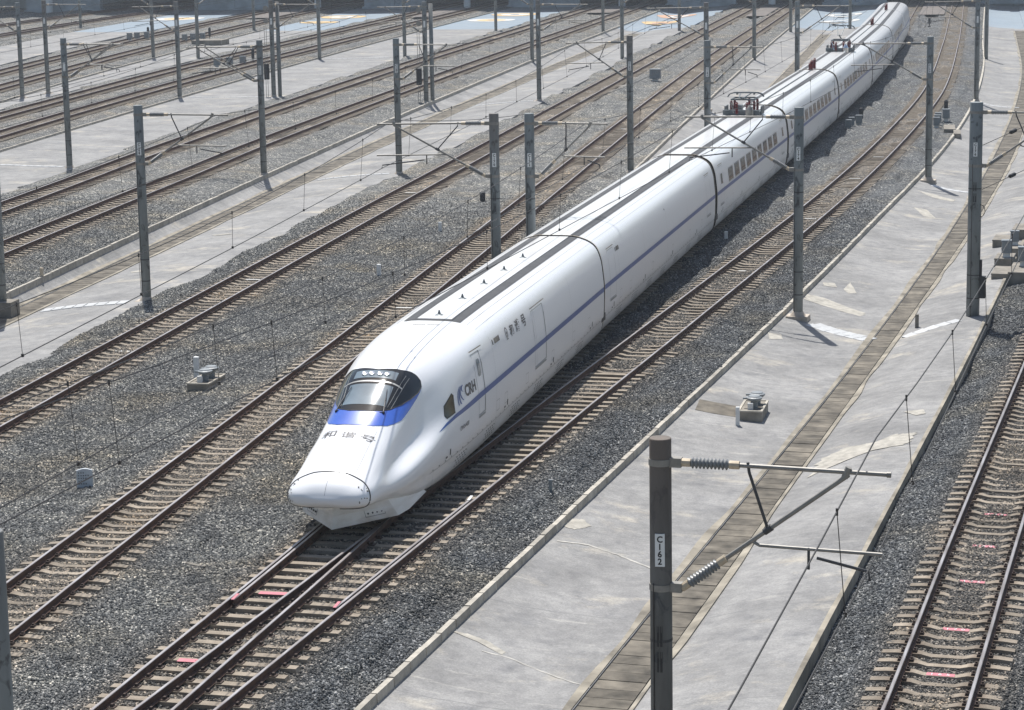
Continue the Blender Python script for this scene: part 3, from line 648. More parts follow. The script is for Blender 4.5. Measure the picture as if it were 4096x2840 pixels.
# level crossing boards far off
for key_l, key_r, va, vb in (('T0', 'TR', 300, 328), ('D1', 'D2', 312, 330), ('L2', 'L1', 300, 326), ('C1', 'C2', 305, 330), ('B1', 'B2', 306, 330)):
    b = MB(); p, q = TRK[key_l], TRK[key_r]
    rows = [[(p(v)+1.5, v, -.12), (q(v)-1.5, v, -.12)] for v in vsteps(va, vb, 4)]
    b.grid(rows, flip=True); tag(b.build('crossing_boards', 'road'), 'dark crossing surface between the tracks near the far wall', kind='structure')
# ------------------------------------------------------------------ far viaduct with walls between the track pairs
wv = thing('viaduct', 'grey concrete viaduct with walls and dark openings across the far end', 'viaduct', (-55, 337, -.4))
def wpart(name, b, m): return adopt_to(wv, b.build(name, m))
for (u0, u1) in ((-133, -121.5), (-106.5, -95.3), (-81.5, -72.5), (-60.3, -50.0), (-37.5, -27.8), (-15.5, -6.8), (6.2, 40)):
    b = MB(); n = max(2, int((u1-u0)/4.2)); w = (u1-u0)/n
    for k in range(n): b.box(u0+k*w+.03, u0+(k+1)*w-.03, 337.0+.04*(k % 2), 338.2, -1.7, 14.97)
    b.box(u0-.2, u1+.2, 336.6, 338.4, -.6, -.15); wpart('wall', b, 'wall')
b = MB(); b.box(-170, 80, 331, 372, 15.0, 17.2); b.box(-170, 80, 330.6, 331.2, 17.2, 18.2); wpart('deck', b, 'wall')
b = MB(); b.box(-170, 80, 371, 372, -1.7, 14.97); wpart('back_wall', b, 'wall')
for u, v in ((-129, 336.0), (-88.2, 336.2), (-66.2, 336.4), (-43.8, 336.0), (-22.6, 335.0)):
    b = MB(); b.tube([(u, v, -1.7), (u, v, 14.97)], .5, 16); wpart('column', b, 'plate')

# ------------------------------------------------------------------ catenary masts
def insulator_mb(p0, p1, ribs=9):
    d = (Vector(p1)-Vector(p0)).length; prof = [(0, .045), (d*.14, .05), (d*.14, .05)]
    for k in range(ribs):
        a = d*(.16+.68*k/ribs); s = d*.68/ribs; prof += [(a, .05), (a+s*.35, .086), (a+s*.5, .086), (a+s*.85, .05)]
    prof += [(d*.86, .05), (d*.86, .052), (d, .045)]
    b = MB(); b.lathe(p0, p1, prof, 12); return b
def insulator(parent, p0, p1, ribs=9):
    p0, p1 = Vector(p0), Vector(p1); o = insulator_mb(p0, p1, ribs).build('insulator', 'porcelain', parent, True)
    c = MB(); d = (p1-p0); c.tube([p0-d*.02, p0+d*.15], .062, 10); c.tube([p1-d*.15, p1+d*.03], .062, 10); c.build('end_cap', 'cap', o)
def mast(u, v, label, num=None, arm=None, d=3.0, rz=0.0, H=7.25, z0=-.5, rad=.178, rev=False, arm2=False, foot=True, detail=True, plate=True, group='catenary masts', pm='mast'):
    o = thing('catenary_mast', label, 'catenary mast', (u, v, 0), rz, group)
    b = MB(); b.tube([(0, 0, z0-.3), (0, 0, H-.02), (0, 0, H)], [rad*1.02, rad, rad*.95], 20); b.build('pole', pm, o, False)
    for p in o.children[-1].data.polygons: p.use_smooth = len(p.vertices) == 4
    if foot:
        b = MB(); b.box(-.42, .42, -.36, .36, z0-.25, z0+.06, taper=.02); b.tube([(0, 0, z0+.05), (0, 0, z0+.22)], [.30, .19], 16); b.build('footing', 'foot', o)
    if plate:
        cx, cy = -u, -v; l = math.hypot(cx, cy); ca = math.atan2(cx/l*math.cos(rz)+cy/l*math.sin(rz), -(-cx/l*math.sin(rz)+cy/l*math.cos(rz)))
        M = Matrix.Rotation(ca*.6, 4, 'Z'); zc = H-1.68; r1 = rad+.006
        b = MB(); b.box(-.072, .072, -r1-.012, -r1+.05, zc-.25, zc+.25, T=lambda q: tuple(M @ Vector(q))); pl = b.build('number_plate', 'plate', o)
        if num:
            V, F = text_arrays('\n'.join(num), .03); sc = .44/max(.1, (V[:, 1].max()-V[:, 1].min()))
            tb = MB(); tb.v = [tuple(M @ Vector((q[0]*sc*.95, -r1-.015, zc+q[1]*sc))) for q in V]; tb.f = F; tb.m = [0]*len(F); tb.build('number', 'ink', pl)
    if detail and v < 200:
        for zz in (H-3.1, 1.2, .35):
            b = MB(); b.lathe((0, 0, zz-.02), (0, 0, zz+.02), [(0, rad+.006), (.04, rad+.006)], 20); b.build('band', 'darksteel', o)
        b = MB(); an = -2.1+rng.uniform(-.25, .25); b.tube([((rad+.012)*math.cos(an), (rad+.012)*math.sin(an), q) for q in np.linspace(z0, H-2.2, 8)], .009, 5); b.build('earth_wire', 'wire', o)
        b = MB()
        for k_ in range(2):
            for zz in (H-3.0-.02, H-3.42):
                a0 = -1.75+.30*k_
                for q in range(3): b.quad([((rad+.005)*math.cos(a0+.07*q), (rad+.005)*math.sin(a0+.07*q), zz-.16), ((rad+.005)*math.cos(a0+.07*q+.05), (rad+.005)*math.sin(a0+.07*q+.05), zz-.16), ((rad+.005)*math.cos(a0+.07*q+.05), (rad+.005)*math.sin(a0+.07*q+.05), zz+.16-.1*(q == 1)), ((rad+.005)*math.cos(a0+.07*q), (rad+.005)*math.sin(a0+.07*q), zz+.16-.1*(q == 1))])
        tag(b.build('stencil_marks', 'ink', o), kind='stuff')
    def cantilever(s, d, yo=0.0):
        za, zb = H-.36, H-2.28
        for zz in (za, zb):
            b = MB(); b.lathe((0, 0, zz-.05), (0, 0, zz+.05), [(0, rad+.012), (.1, rad+.012)], 20); b.box(s*(rad-.02) if s > 0 else -rad-.16, rad+.16 if s > 0 else -(rad-.02), yo-.07, yo+.07, zz-.07, zz+.07); b.build('clamp', 'steel', o)
        insulator(o, (s*(rad+.17), yo, za), (s*(rad+1.0), yo, za), 10)
        b = MB(); b.tube([(s*(rad+.95), yo, za), (s*(d+.42), yo, za-.03)], .034, 8); b.tube([(s*(d+.40), yo, za-.03), (s*(d+.46), yo, za-.03)], .045, 8); b.build('top_tube', 'steel', o)
        A = Vector((s*(rad+.17), yo, zb)); B = Vector((s*(d-.15), yo, za-.06)); D = B-A; ul = D.normalized()
        insulator(o, A, A+ul*.8, 10)
        b = MB(); b.tube([A+ul*.78, B], .036, 8); b.tube([B-ul*.08, B+Vector((0, 0, .11))], .05, 8); b.build('diagonal_tube', 'steel', o)
        Q = A+D*.52; b = MB(); b.tube([(s*(rad+1.15), yo, za+.05), (s*(rad+1.17), yo, za-.1), Q], .024, 6); b.tube([Q-ul*.07, Q+ul*.07], .052, 8); b.build('strut', 'darksteel', o)
        R = A+D*.42
        if not rev:
            e = d+.35; b = MB(); b.tube([R, R+Vector((s*.12, 0, -.06)), (s*e, yo, R.z-.09)], .027, 8); b.build('registration_tube', 'steel', o)
            b = MB(); x = s*(R.x*s+.85); b.tube([(x, yo, R.z-.05), (x, yo, R.z-.38)], .022, 6); b.tube([(x+s*.12, yo, R.z-.20), (s*(d+.15), yo, R.z-.36), (s*(d+.17), yo, R.z-.50)], .024, 6); b.build('steady_arm', 'darksteel', o)
        else:
            e = d+.5; b = MB(); b.tube([R, (s*e, yo, R.z-.04)], .027, 8); b.build('registration_tube', 'steel', o)
            b = MB(); x = s*(R.x*s+.75); b.tube([(x, yo, R.z-.02), (x, yo, R.z-.36)], .022, 6); b.tube([(x+s*.1, yo, R.z-.20), (s*(d+.3), yo, R.z-.40), (s*(d+.32), yo, R.z-.52)], .024, 6); b.build('steady_arm', 'darksteel', o)
    if arm:
        for s in ((1,) if arm == 'R' else (-1,)):
            cantilever(s, d, -.22 if arm2 else 0.0)
            if arm2: cantilever(s, d*.9, .24)
    return o
def trk_d(key, u, v): return abs(TRK[key](v)-u)
ROWS = {}
def lab(num, txt): return f'concrete catenary mast numbered {num}, {txt}'
RZ = lambda key, v: math.atan2(-TRK[key].frame(v)[1].x, TRK[key].frame(v)[1].y)
mast(-3.93, 34.1, lab('C162', 'large in the foreground with a rusty top'), 'C162', 'R', 2.95, RZ('RR', 36), H=7.02, z0=-.62, rad=.165, pm='mastdark')
mast(-11.93, 28.0, 'cut-off grey catenary mast at the bottom left corner of the picture', None, None, H=7.0, rad=.17, plate=False, foot=False)
mast(-35.95, 86.9, 'catenary mast cut off by the left edge, on a square concrete block', None, 'L', 4.5, 0, plate=False, z0=-.55)
fb = MB(); fb.box(-.45, .55, -.5, .4, -1.1, -.28); fb.build('concrete_block', 'oldconc', bpy.data.objects['catenary_mast.002'])
mast(-30.5, 88.3, lab('C168', 'left of the second track from the train'), 'C168', 'R', trk_d('L2', -30.5, 88.3))
mast(-15.75, 84.6, lab('C170', 'left one of the pair behind the train roof'), 'C170', 'L', trk_d('L1', -15.75, 84.6), rev=True)
mast(-14.45, 84.6, lab('C172', 'right one of the pair behind the train roof'), 'C172', 'R', 2.4)
mast(-4.87, 86.9, lab('C174', 'right of the train on the apron kerb'), 'C174', 'L', trk_d('TR', -4.87, 86.9), RZ('TR', 87), rev=True)
big = mast(1.47, 86.6, lab('C176', 'thickest one, near the right edge, with cables and black boxes'), 'C176', 'R', 3.2, RZ('RR', 70), H=7.45, rad=.235)
for z_ in (5.9, 4.3):
    b = MB(); b.tube([(.24, .05, z_), (1.6, 1.6, z_+.55), (5, 6, z_+.75)], .012, 6); b.build('stay_cable', 'wire', big)
    b = MB(); b.lathe((1.1, 1.02, z_+.36), (1.5, 1.48, z_+.52), [(0, .03), (.06, .075), (.3, .075), (.36, .03)], 10); b.build('egg_insulator', 'black', big)
b = MB(); b.box(.22, .44, -.12, .12, .35, 1.15); b.box(.2, .3, -.1, .1, 1.15, 1.75); b.build('cable_box', 'black', big)
b = MB(); b.tube([(.22+.16*math.sin(t*.52), -.1, 3.55+.22*math.cos(t*.52)) for t in range(13)], .014, 6); b.build('cable_loop', 'wire', big)
mast(-50.7, 134.0, 'mast with double arms, leftmost of the third row, left of the fourth track', None, 'R', 3.3, 0, arm2=True)
mast(-37.75, 130.6, lab('C180', 'double arms pointing left, third row'), 'C180', 'L', 3.8, arm2=True)
mast(-30.0, 131.4, lab('C182', 'third row, beside the second track left of the train'), 'C182', 'R', trk_d('L2', -30, 131.4))
mast(-16.85, 132.4, lab('C184', 'third row, beside the first track left of the train'), 'C184', 'L', trk_d('L1', -16.85, 132.4), rev=True)
mast(-12.05, 127.6, lab('C186', 'standing right behind the train roof, third row'), 'C186', 'R', 2.5)
mast(-.29, 129.6, lab('C190', 'third row, right of the curving track'), 'C190', 'L', trk_d('TR', -.29, 129.6), RZ('TR', 130), rev=True)
F4 = 'far mast in the fourth row, '
mast(-73.6, 184.6, F4+'leftmost, front one of two at the left edge', None, 'L', 3.2, 0)
mast(-72.9, 188.6, F4+'second from the left, close behind the leftmost', None, 'R', 3.2, 0)
mast(-59.75, 183.3, F4+'left edge of the pale middle apron', None, 'L', 3.2, rev=True)
mast(-38.5, 178.6, F4+'left of the drained apron, with a dark balance weight', None, 'L', 3.2, rev=True)
mast(-29.95, 180.1, F4+'left of the second track from the train', None, 'R', trk_d('L2', -29.95, 180.1))
mast(-16.4, 172.8, F4+'just left of mast C186', None, 'L', trk_d('L1', -16.4, 172.8), rev=True)
mast(-9.9, 174.0, F4+'behind the train roof before the raised pantograph', None, 'R', 3.2)
mast(3.0, 178.8, F4+'rightmost, beside the curved track', None, 'L', trk_d('TR', 3.0, 178.8), rev=True)
mast(-52.3, 184.6, F4+'pale middle apron, with pulleys and a dark balance weight', None, 'R', 3.3)
F5 = 'small far mast in the fifth row, '
for (u, v, w, s, d) in ((-78.1, 231.6, 'leftmost', 'L', 3.2), (-73.7, 232.6, 'second from the left', 'R', 3.2), (-59.9, 228.4, 'third from the left', 'L', 3.2), (-52.0, 231.6, 'fourth from the left', 'R', 3.2),
                        (-37.9, 224.2, 'fourth from the right', 'L', 3.3), (-29.6, 226.9, 'third from the right', 'R', 3.2), (-16.8, 224.6, 'second from the right', 'L', 3.3), (4.6, 225.0, 'rightmost', 'L', 3.0)):
    mast(u, v, F5+w, None, s, d, rev=(s == 'L'), foot=False, plate=False)
F6 = 'tiny far mast by the blue painted apron ends, '
for (u, v, w, s) in ((-108.4, 293, 'leftmost', 'R'), (-81.7, 280.6, 'second from the left', 'R'), (-50.9, 275.8, 'middle one', 'R'), (-37.7, 272.2, 'third from the right', 'L'), (-29.1, 274, 'second from the right', 'R'), (-16.2, 271.5, 'left of the train tail', 'L'), (-9.8, 278.6, 'behind the train tail', 'R')):
    mast(u, v, F6+w, None, s, 3.0, foot=False, plate=False)
# balance weights with guide rods on two of the fourth-row masts
for nm_, (u, v) in (('a', (-52.3, 184.6)), ('b', (-38.5, 178.6))):
    o = [x for x in bpy.data.objects if x.name.startswith('catenary_mast') and x.parent is None and abs(x.location.x-u) < .01][0]
    for q in (0, 1):
        b = MB(); b.tube([(-.42-.16*q, -.1, -.5), (-.42-.16*q, -.1, 5.2)], .02, 6); b.build('guide_rod', 'steel', o)
    w = MB()
    for k in range(12): w.lathe((-.5, -.1, .95+.105*k), (-.5, -.1, 1.04+.105*k), [(0, .22), (.09, .22)], 14)
    w.build('balance_weight', 'black', o)
    for zz in (5.6, 6.6):
        b = MB(); b.lathe((-.45, -.05, zz), (-.45, .06, zz), [(0, .2), (.04, .2), (.05, .16), (.07, .2), (.11, .2)], 16); b.box(-.45, 0, -.04, .04, zz-.04, zz+.04); b.build('pulley', 'steel', o)
    b = MB(); b.tube([(.42, .35, -.8), (.42, .35, 7.1)], .16, 16); b.build('twin_pole', 'mast', o, True)

# ------------------------------------------------------------------ overhead wires
WL = {'RR': ('overhead wires above the track at the right edge', [-18, 35, 87, 135]), 'TR': ('overhead wires above the curving track right of the train', [-10, 35, 87, 130, 178.8, 226, 275, 330]),
      'T0': ('overhead wires above the white train', [-10, 35, 84.6, 127.6, 174, 224, 278, 330]), 'L1': ('overhead wires above the first track left of the train', [-10, 36, 84.6, 132.4, 172.8, 224.6, 271.5, 330]),
      'L2': ('overhead wires above the second track left of the train', [36, 88.3, 131.4, 180, 227, 274, 330]), 'D2': ('overhead wires above the third track left of the train', [40, 87, 130.6, 178.6, 224, 272, 330]),
      'D1': ('overhead wires above the fourth track left of the train', [90, 134, 184.6, 231.6, 276, 330]), 'C2': ('overhead wires above the fifth track left of the train', [140, 183.3, 228.4, 276, 330]),
      'C1': ('overhead wires above the sixth track left of the train', [140, 188.6, 232.6, 280, 330])}
for k, (lb, vs) in WL.items():
    p = TRK[k]; o = thing('overhead_line', lb, 'overhead wires', (p(vs[1]), vs[1], 5.3))
    mw, cw = [], []; dmb = MB(); drop = []
    stag = [(.2 if i % 2 else -.2) for i in range(len(vs))]
    for i in range(len(vs)-1):
        n = 10
        for j in range(n+(i == len(vs)-2)):
            t = j/n; v = vs[i]+(vs[i+1]-vs[i])*t; sg = stag[i]+(stag[i+1]-stag[i])*t
            mw.append((p(v)+sg*.3, v, 6.88-.62*4*t*(1-t))); cw.append((p(v)+sg, v, 5.30-.03*math.sin(math.pi*t)))
        nd = max(3, int((vs[i+1]-vs[i])/7.0))
        for j in range(nd):
            t = (j+.5)/nd; v = vs[i]+(vs[i+1]-vs[i])*t; sg = stag[i]+(stag[i+1]-stag[i])*t
            drop.append(((p(v)+sg*.3, v, 6.88-.62*4*t*(1-t)), (p(v)+sg, v, 5.29)))
    r = .0125
    b = MB(); b.tube(mw, r, 5); adopt_to(o, b.build('messenger_wire', 'wire'))
    b = MB(); b.tube(cw, r, 5); adopt_to(o, b.build('contact_wire', 'wire'))
    for a_, b_ in drop:
        if a_[1] > 190: continue
        b = MB(); b.tube([a_, b_], .0065, 4); b.lathe((a_[0], a_[1], a_[2]-.05), (a_[0], a_[1], a_[2]+.05), [(0, .02), (.1, .02)], 6); b.box(b_[0]-.025, b_[0]+.025, b_[1]-.03, b_[1]+.03, b_[2]-.04, b_[2]+.03)
        adopt_to(o, b.build('dropper', 'wire'))
# drooping feeder cable between two third-row masts
b = MB(); b.tube([(-20.0+7.6*t, 86+44*t, 6.9-2.6*4*t*(1-t)*.5) for t in np.linspace(0, 1, 22)], .012, 5)
tag(b.build('feeder_cable', 'wire'), 'slack feeder cable drooping behind the train roof', 'cable')
# ------------------------------------------------------------------ the train
ST_ = [-.575, -.52, -.40, -.22, .1, .6, 1.2, 2.0, 3.0, 4.2, 5.5, 7.0, 9.0, 12., 25.7]
FULL = [(0, 3.62), (.75, 3.585), (1.32, 3.34), (1.56, 2.9), (1.655, 2.3), (1.69, 1.85), (1.68, 1.2), (1.65, .82), (1.53, .36), (1.2, .27), (0, .27)]
SEC_ = [
 [(0, 1.145), (.15, 1.143), (.3, 1.135), (.37, 1.12), (.40, 1.10), (.41, 1.065), (.40, 1.03), (.37, 1.0), (.3, .98), (.15, .97), (0, .97)],
 [(0, 1.245), (.27, 1.24), (.51, 1.21), (.64, 1.17), (.70, 1.12), (.72, 1.06), (.70, 1.0), (.64, .95), (.51, .915), (.28, .90), (0, .90)],
 [(0, 1.38), (.34, 1.37), (.66, 1.30), (.82, 1.23), (.89, 1.15), (.91, 1.06), (.89, .97), (.82, .91), (.66, .87), (.38, .855), (0, .855)],
 [(0, 1.505), (.39, 1.485), (.75, 1.385), (.92, 1.285), (.99, 1.18), (1.015, 1.07), (.99, .96), (.92, .89), (.75, .845), (.43, .825), (0, .825)],
 [(0, 1.66), (.42, 1.63), (.8, 1.50), (.98, 1.36), (1.06, 1.23), (1.09, 1.08), (1.07, .96), (1.0, .88), (.85, .82), (.5, .79), (0, .79)],
 [(0, 1.86), (.46, 1.81), (.84, 1.64), (1.0, 1.45), (1.09, 1.29), (1.14, 1.11), (1.13, .97), (1.08, .86), (.95, .79), (.55, .76), (0, .76)],
 [(0, 2.09), (.5, 2.03), (.86, 1.82), (1.0, 1.58), (1.07, 1.37), (1.21, 1.14), (1.23, .99), (1.19, .84), (1.05, .72), (.6, .7), (0, .7)],
 [(0, 2.33), (.52, 2.27), (.88, 2.04), (1.0, 1.74), (1.08, 1.46), (1.36, 1.24), (1.39, 1.0), (1.34, .82), (1.22, .56), (.8, .5), (0, .5)],
 [(0, 2.73), (.55, 2.66), (.9, 2.38), (1.04, 1.98), (1.15, 1.62), (1.48, 1.38), (1.51, 1.04), (1.45, .80), (1.34, .44), (.9, .38), (0, .38)],
 [(0, 3.25), (.6, 3.17), (.98, 2.82), (1.16, 2.32), (1.33, 1.85), (1.56, 1.52), (1.58, 1.1), (1.54, .8), (1.43, .38), (1.0, .3), (0, .3)],
 [(0, 3.41), (.70, 3.34), (1.14, 3.02), (1.36, 2.55), (1.52, 2.05), (1.62, 1.68), (1.63, 1.15), (1.6, .81), (1.48, .36), (1.1, .28), (0, .28)],
 [(0, 3.51), (.74, 3.45), (1.25, 3.18), (1.49, 2.74), (1.61, 2.2), (1.67, 1.78), (1.665, 1.18), (1.64, .82), (1.51, .36), (1.15, .27), (0, .27)],
 [(0, 3.58), (.75, 3.54), (1.31, 3.29), (1.55, 2.86), (1.65, 2.28), (1.69, 1.84), (1.68, 1.2), (1.65, .82), (1.53, .36), (1.2, .27), (0, .27)],
 FULL, FULL]
ST_ = np.array(ST_); SEC_ = np.array(SEC_, float); HT = np.arange(-1, 12.)
_sc = {}
def section(s, n=61):
    s = round(float(min(max(s, ST_[0]), ST_[-1])), 4); key = (s, n)
    if key in _sc: return _sc[key]
    c = hermite(ST_, SEC_, s); V = np.vstack([c[1]*[-1, 1], c, c[9]*[-1, 1]])
    out = np.array([hermite(HT, V, t) for t in np.linspace(0, 10, n)]); out[0, 0] = 0; out[-1, 0] = 0
    _sc[key] = out; return out
def sec_t(s, t): return section(s, 101)[int(round(t*10))]
FLATCAR = [False]
def side_y(s, z):
    q = section(25.7 if FLATCAR[0] else s); q = q[9:50]
    return float(np.interp(z, q[::-1, 1], q[::-1, 0]))
def top_z(s, y):
    q = section(s); k = int(np.argmax(q[:, 0])); q = q[:k+1]
    return float(np.interp(abs(y), q[:, 0], q[:, 1]))
def hull_mb(ss, k=1.0):
    b = MB(); rows = []
    if ss[0] < -.5:
        q0 = section(ss[0], 41)
        for f, dy in ((.04, -.026), (.35, -.023), (.65, -.016), (.86, -.008)):
            rows.append([(x*f, ss[0]+dy, 1.06+(z-1.06)*f) for x, z in q0] + [(-x*f, ss[0]+dy, 1.06+(z-1.06)*f) for x, z in q0[-2:0:-1]])
    for s in ss:
        q = section(s, 41); ring = [(x*k, s, z if k == 1 else .3+(z-.27)*(1-(1-k)*.5)) for x, z in q] + [(-x*k, s, z if k == 1 else .3+(z-.27)*(1-(1-k)*.5)) for x, z in q[-2:0:-1]]; rows.append(ring)
    b.grid(rows, close=True, flip=True); n = len(rows[0])
    b.quad(rows[-1][::-1]); b.quad(rows[0]); return b
def side_poly(pts, off=.006, m=0, sgn=1, b=None, rings=3, sub=4):
    b = b or MB(); P = []
    for i in range(len(pts)):
        a, c = pts[i], pts[(i+1) % len(pts)]
        for k in range(sub): P.append((a[0]+(c[0]-a[0])*k/sub, a[1]+(c[1]-a[1])*k/sub))
    cx = sum(p[0] for p in P)/len(P); cz = sum(p[1] for p in P)/len(P)
    G = []
    for r in range(rings, -1, -1):
        f = max(r/rings, .001); G.append([(sgn*(side_y(cx+(x-cx)*f, cz+(z-cz)*f)+off), cx+(x-cx)*f, cz+(z-cz)*f) for x, z in P])
    b.grid(G, m, close=True, flip=(sgn < 0)); return b
def side_rect(s0, s1, z0, z1, off=.006, m=0, sgn=1, b=None, ns=None, nz=6):
    b = b or MB(); ns = ns or max(2, int(abs(s1-s0)/.5)+2)
    G = [[(sgn*(side_y(s, z)+off), s, z) for z in np.linspace(z0, z1, nz)] for s in np.linspace(s0, s1, ns)]
    b.grid(G, m, flip=(sgn < 0)); return b
def side_ring(s0, s1, z0, z1, w, off, m=0, sgn=1, b=None):
    b = b or MB()
    for r in ((s0, s1, z0, z0+w), (s0, s1, z1-w, z1), (s0, s0+w, z0+w, z1-w), (s1-w, s1, z0+w, z1-w)): side_rect(*r, off=off, m=m, sgn=sgn, b=b)
    return b
def top_grid(f0, f1, lats, off, n=12, m=0, b=None):
    b = b or MB(); G = []
    for la in lats:
        a, c = f0(abs(la)), f1(abs(la)); G.append([(la, a+(c-a)*t, top_z(a+(c-a)*t, la)+off) for t in np.linspace(0, 1, n)])
    b.grid(G, m, flip=True); return b
def side_text(txt, s0, s1, z0, z1, off=.008, sgn=1, bold=0.0, mat='tletter', parent=None, name='lettering'):
    V, F = text_arrays(txt, bold)
    if not len(V): return None
    mn, mx = V.min(0), V.max(0); tb = MB()
    for q in V:
        f = (q-mn)/(mx-mn); s = s0+(s1-s0)*f[0]; z = z0+(z1-z0)*f[1]; tb.v.append((sgn*(side_y(s, z)+off), s, z))
    tb.f = F; tb.m = [0]*len(F); return tb.build(name, mat, parent)

train = thing('train', 'white high speed train with blue stripe and blue band under its windscreen', 'train', (-13.95, 53.0, 0))
def car(name, mesh, v, ang, sy=1.0, label=None):
    u = TRK['T0'](v) if name != 'head_car' else -13.95
    o = link(name, mesh, train, (u+13.95, v-53.0, 0), ang); o.scale = (1, sy, 1)
    if label: o['label'] = label
    return o
ssh = list(np.concatenate([np.linspace(-.575, -.2, 14), np.linspace(-.12, 6.4, 66), np.linspace(6.7, 9, 9), [10, 12, 18.5, 25.7]]))
HM = hull_mb(ssh).mesh('head_car', 'twhite', True)
CM = hull_mb([12.0, 12.15, 18, 24, 37.75, 37.9]) if False else None
cb = MB(); q = section(25.7, 41); ring = lambda y, q=q: [(x, y, z) for x, z in q] + [(-x, y, z) for x, z in q[-2:0:-1]]
cb.grid([ring(y) for y in (.42, 6, 13, 20, 25.95)], close=True, flip=True); cb.quad(ring(.42)); cb.quad(ring(25.95)[::-1]); COACH = cb.mesh('coach', 'twhite', True)
A0 = math.radians(2.95)
head = car('head_car', HM, 53.0, -A0, 1.0, 'streamlined leading car with windscreen and blue band')
# windscreen, blue band, panes, lamps, wipers
itp = lambda xs, ys: (lambda x: float(np.interp(x, xs, ys)))
wsb = itp([0, .3, .55, .67, .85, .97, 1.04, 1.055], [2.57, 2.58, 2.70, 2.84, 3.27, 3.74, 4.18, 4.42]); wst = itp([0, .59, .77, .9, 1.0, 1.055], [4.22, 4.36, 4.50, 4.56, 4.55, 4.43])
blo = itp([0, .45, .58, .74, .86, .94, 1.0, 1.05, 1.065], [1.99, 2.03, 2.12, 2.26, 2.53, 2.87, 3.49, 4.08, 4.42])
lats = np.sin(np.linspace(-math.pi/2, math.pi/2, 61))*1.054
top_grid(wsb, wst, lats, .016, 22).build('windscreen', 'tglass', head, True)
top_grid(blo, lambda a: max(wsb(a), blo(a)), np.sin(np.linspace(-math.pi/2, math.pi/2, 61))*1.06, .012, 12).build('blue_band', 'tblue', head, True)
sealb = MB()
for f in (wsb, wst): sealb.tube([(la, f(abs(la)), top_z(f(abs(la)), la)+.014) for la in lats], .012, 5)
sealb.build('windscreen_seal', 'tseal', head, True)
top_grid(lambda a: 2.82+.1*a*a, lambda a: 3.60, np.linspace(-.56, .56, 17), .022, 8).build('windscreen_pane', 'tpane', head, True)
top_grid(lambda a: 3.84, lambda a: 4.17, np.linspace(-.55, .55, 17), .022, 6).build('lamp_pane', 'tpane', head, True)
top_grid(lambda a: 3.68, lambda a: 3.73, np.linspace(-.75, .75, 17), .024, 3).build('glazing_bar', 'tframe', head, True)
for sg in (-1, 1):
    b = MB()
    for w_ in (.60, .68): b.tube([(sg*(w_+.03*k), 2.86+.34*k, top_z(2.86+.34*k, w_+.03*k)+.018) for k in range(5)], .006, 4)
    b.build('glazing_bar', 'tframe', head)
for la in (-.29, -.11, .11, .29):
    z = top_z(4.0, la)+.024; z2 = top_z(4.07, la)+.024; nrm = Vector((0, -(z2-z), .07)).normalized(); p = Vector((la, 4.0, z))
    b = MB(); b.lathe(p, p+nrm, [(0, .082), (.016, .080), (.022, .062), (.010, .05), (.004, .02)], 16); b.build('headlamp', 'chrome', head, True)
for pts in ([(-.67, 2.70), (-.60, 3.12), (-.59, 3.2), (-.49, 3.49)], [(.57, 2.62), (.50, 3.05), (.50, 3.12), (.45, 3.41)]):
    b = MB(); P = [(x, s, top_z(s, x)+.05) for x, s in pts]; b.tube([(pts[0][0], pts[0][1], P[0][2]-.05), P[0]], .035, 8); b.tube(P[:3], .016, 6); b.tube([(P[1][0]+.03, P[1][1]-.1, P[1][2]), P[3]], .010, 5); b.tube([P[0], (P[0][0]+(.12 if pts[0][0] < 0 else -.12), P[0][1]-.02, P[0][2]-.02)], .010, 5); b.build('wiper', 'black', head)
# nose lettering
for ch, la, w_, s0, s1 in (('和', -.53, .185, 1.46, 1.76), ('谐', -.01, .185, 1.38, 1.66), ('号', .49, .175, 1.34, 1.60)):
    V, F = text_arrays(ch, .004)
    if len(V):
        mn, mx = V.min(0), V.max(0); tb = MB()
        for qv in V:
            f = (qv-mn)/(mx-mn); x = la-w_+2*w_*f[0]; s = s0+(s1-s0)*f[1]+.10*x*x; tb.v.append((x, s, top_z(s, x)+.012))
        tb.f = F; tb.m = [0]*len(F); tb.build('lettering', 'tletter', head)
# coupler cover seam and centre seam
st = itp([0, 1, 2, 3, 4, 5, 6, 7, 8, 9, 10], [.03, .02, -.05, -.13, -.18, -.22, -.24, -.27, -.33, -.38, -.40])
P = []
for t in np.linspace(0, 9.2, 47):
    s = st(t); x, z = section(s, 101)[int(round(t*10))]; P.append((x, s, z))
b = MB(); b.tube([(-x, s, z) for x, s, z in P[::-1]]+P[1:], .017, 6); b.build('cover_seam', 'tseal', head, True)
b = MB(); b.tube([(0, s, top_z(s, 0)+.0) for s in np.linspace(-.55, .03, 12)]+[], .006, 4); b.build('cover_seam', 'tframe', head)
for la in (.62, ):
    for sg in (-1, 1):
        b = MB(); b.tube([(sg*la*(.93+.02*s), s, top_z(s, la*(.93+.02*s))+.0) for s in list(np.linspace(.1, 1.9, 14))], .004, 4); b.build('bonnet_seam', 'tframe', head)
b = MB()
for k in range(34):
    t = rng.uniform(1, 6); s = st(t)-rng.uniform(.03, .25); sg = rng.choice((-1, 1)); x, z = section(s, 101)[int(t*10)]; x *= sg*rng.uniform(.1, 1) if t < 1.6 else sg; r_ = rng.uniform(.006, .014)
    b.box(x-r_, x+r_, s-r_-.004, s+.002, z-r_, z+r_*1.4)
tag(b.build('insect_splats', 'oldconc', head), kind='stuff')
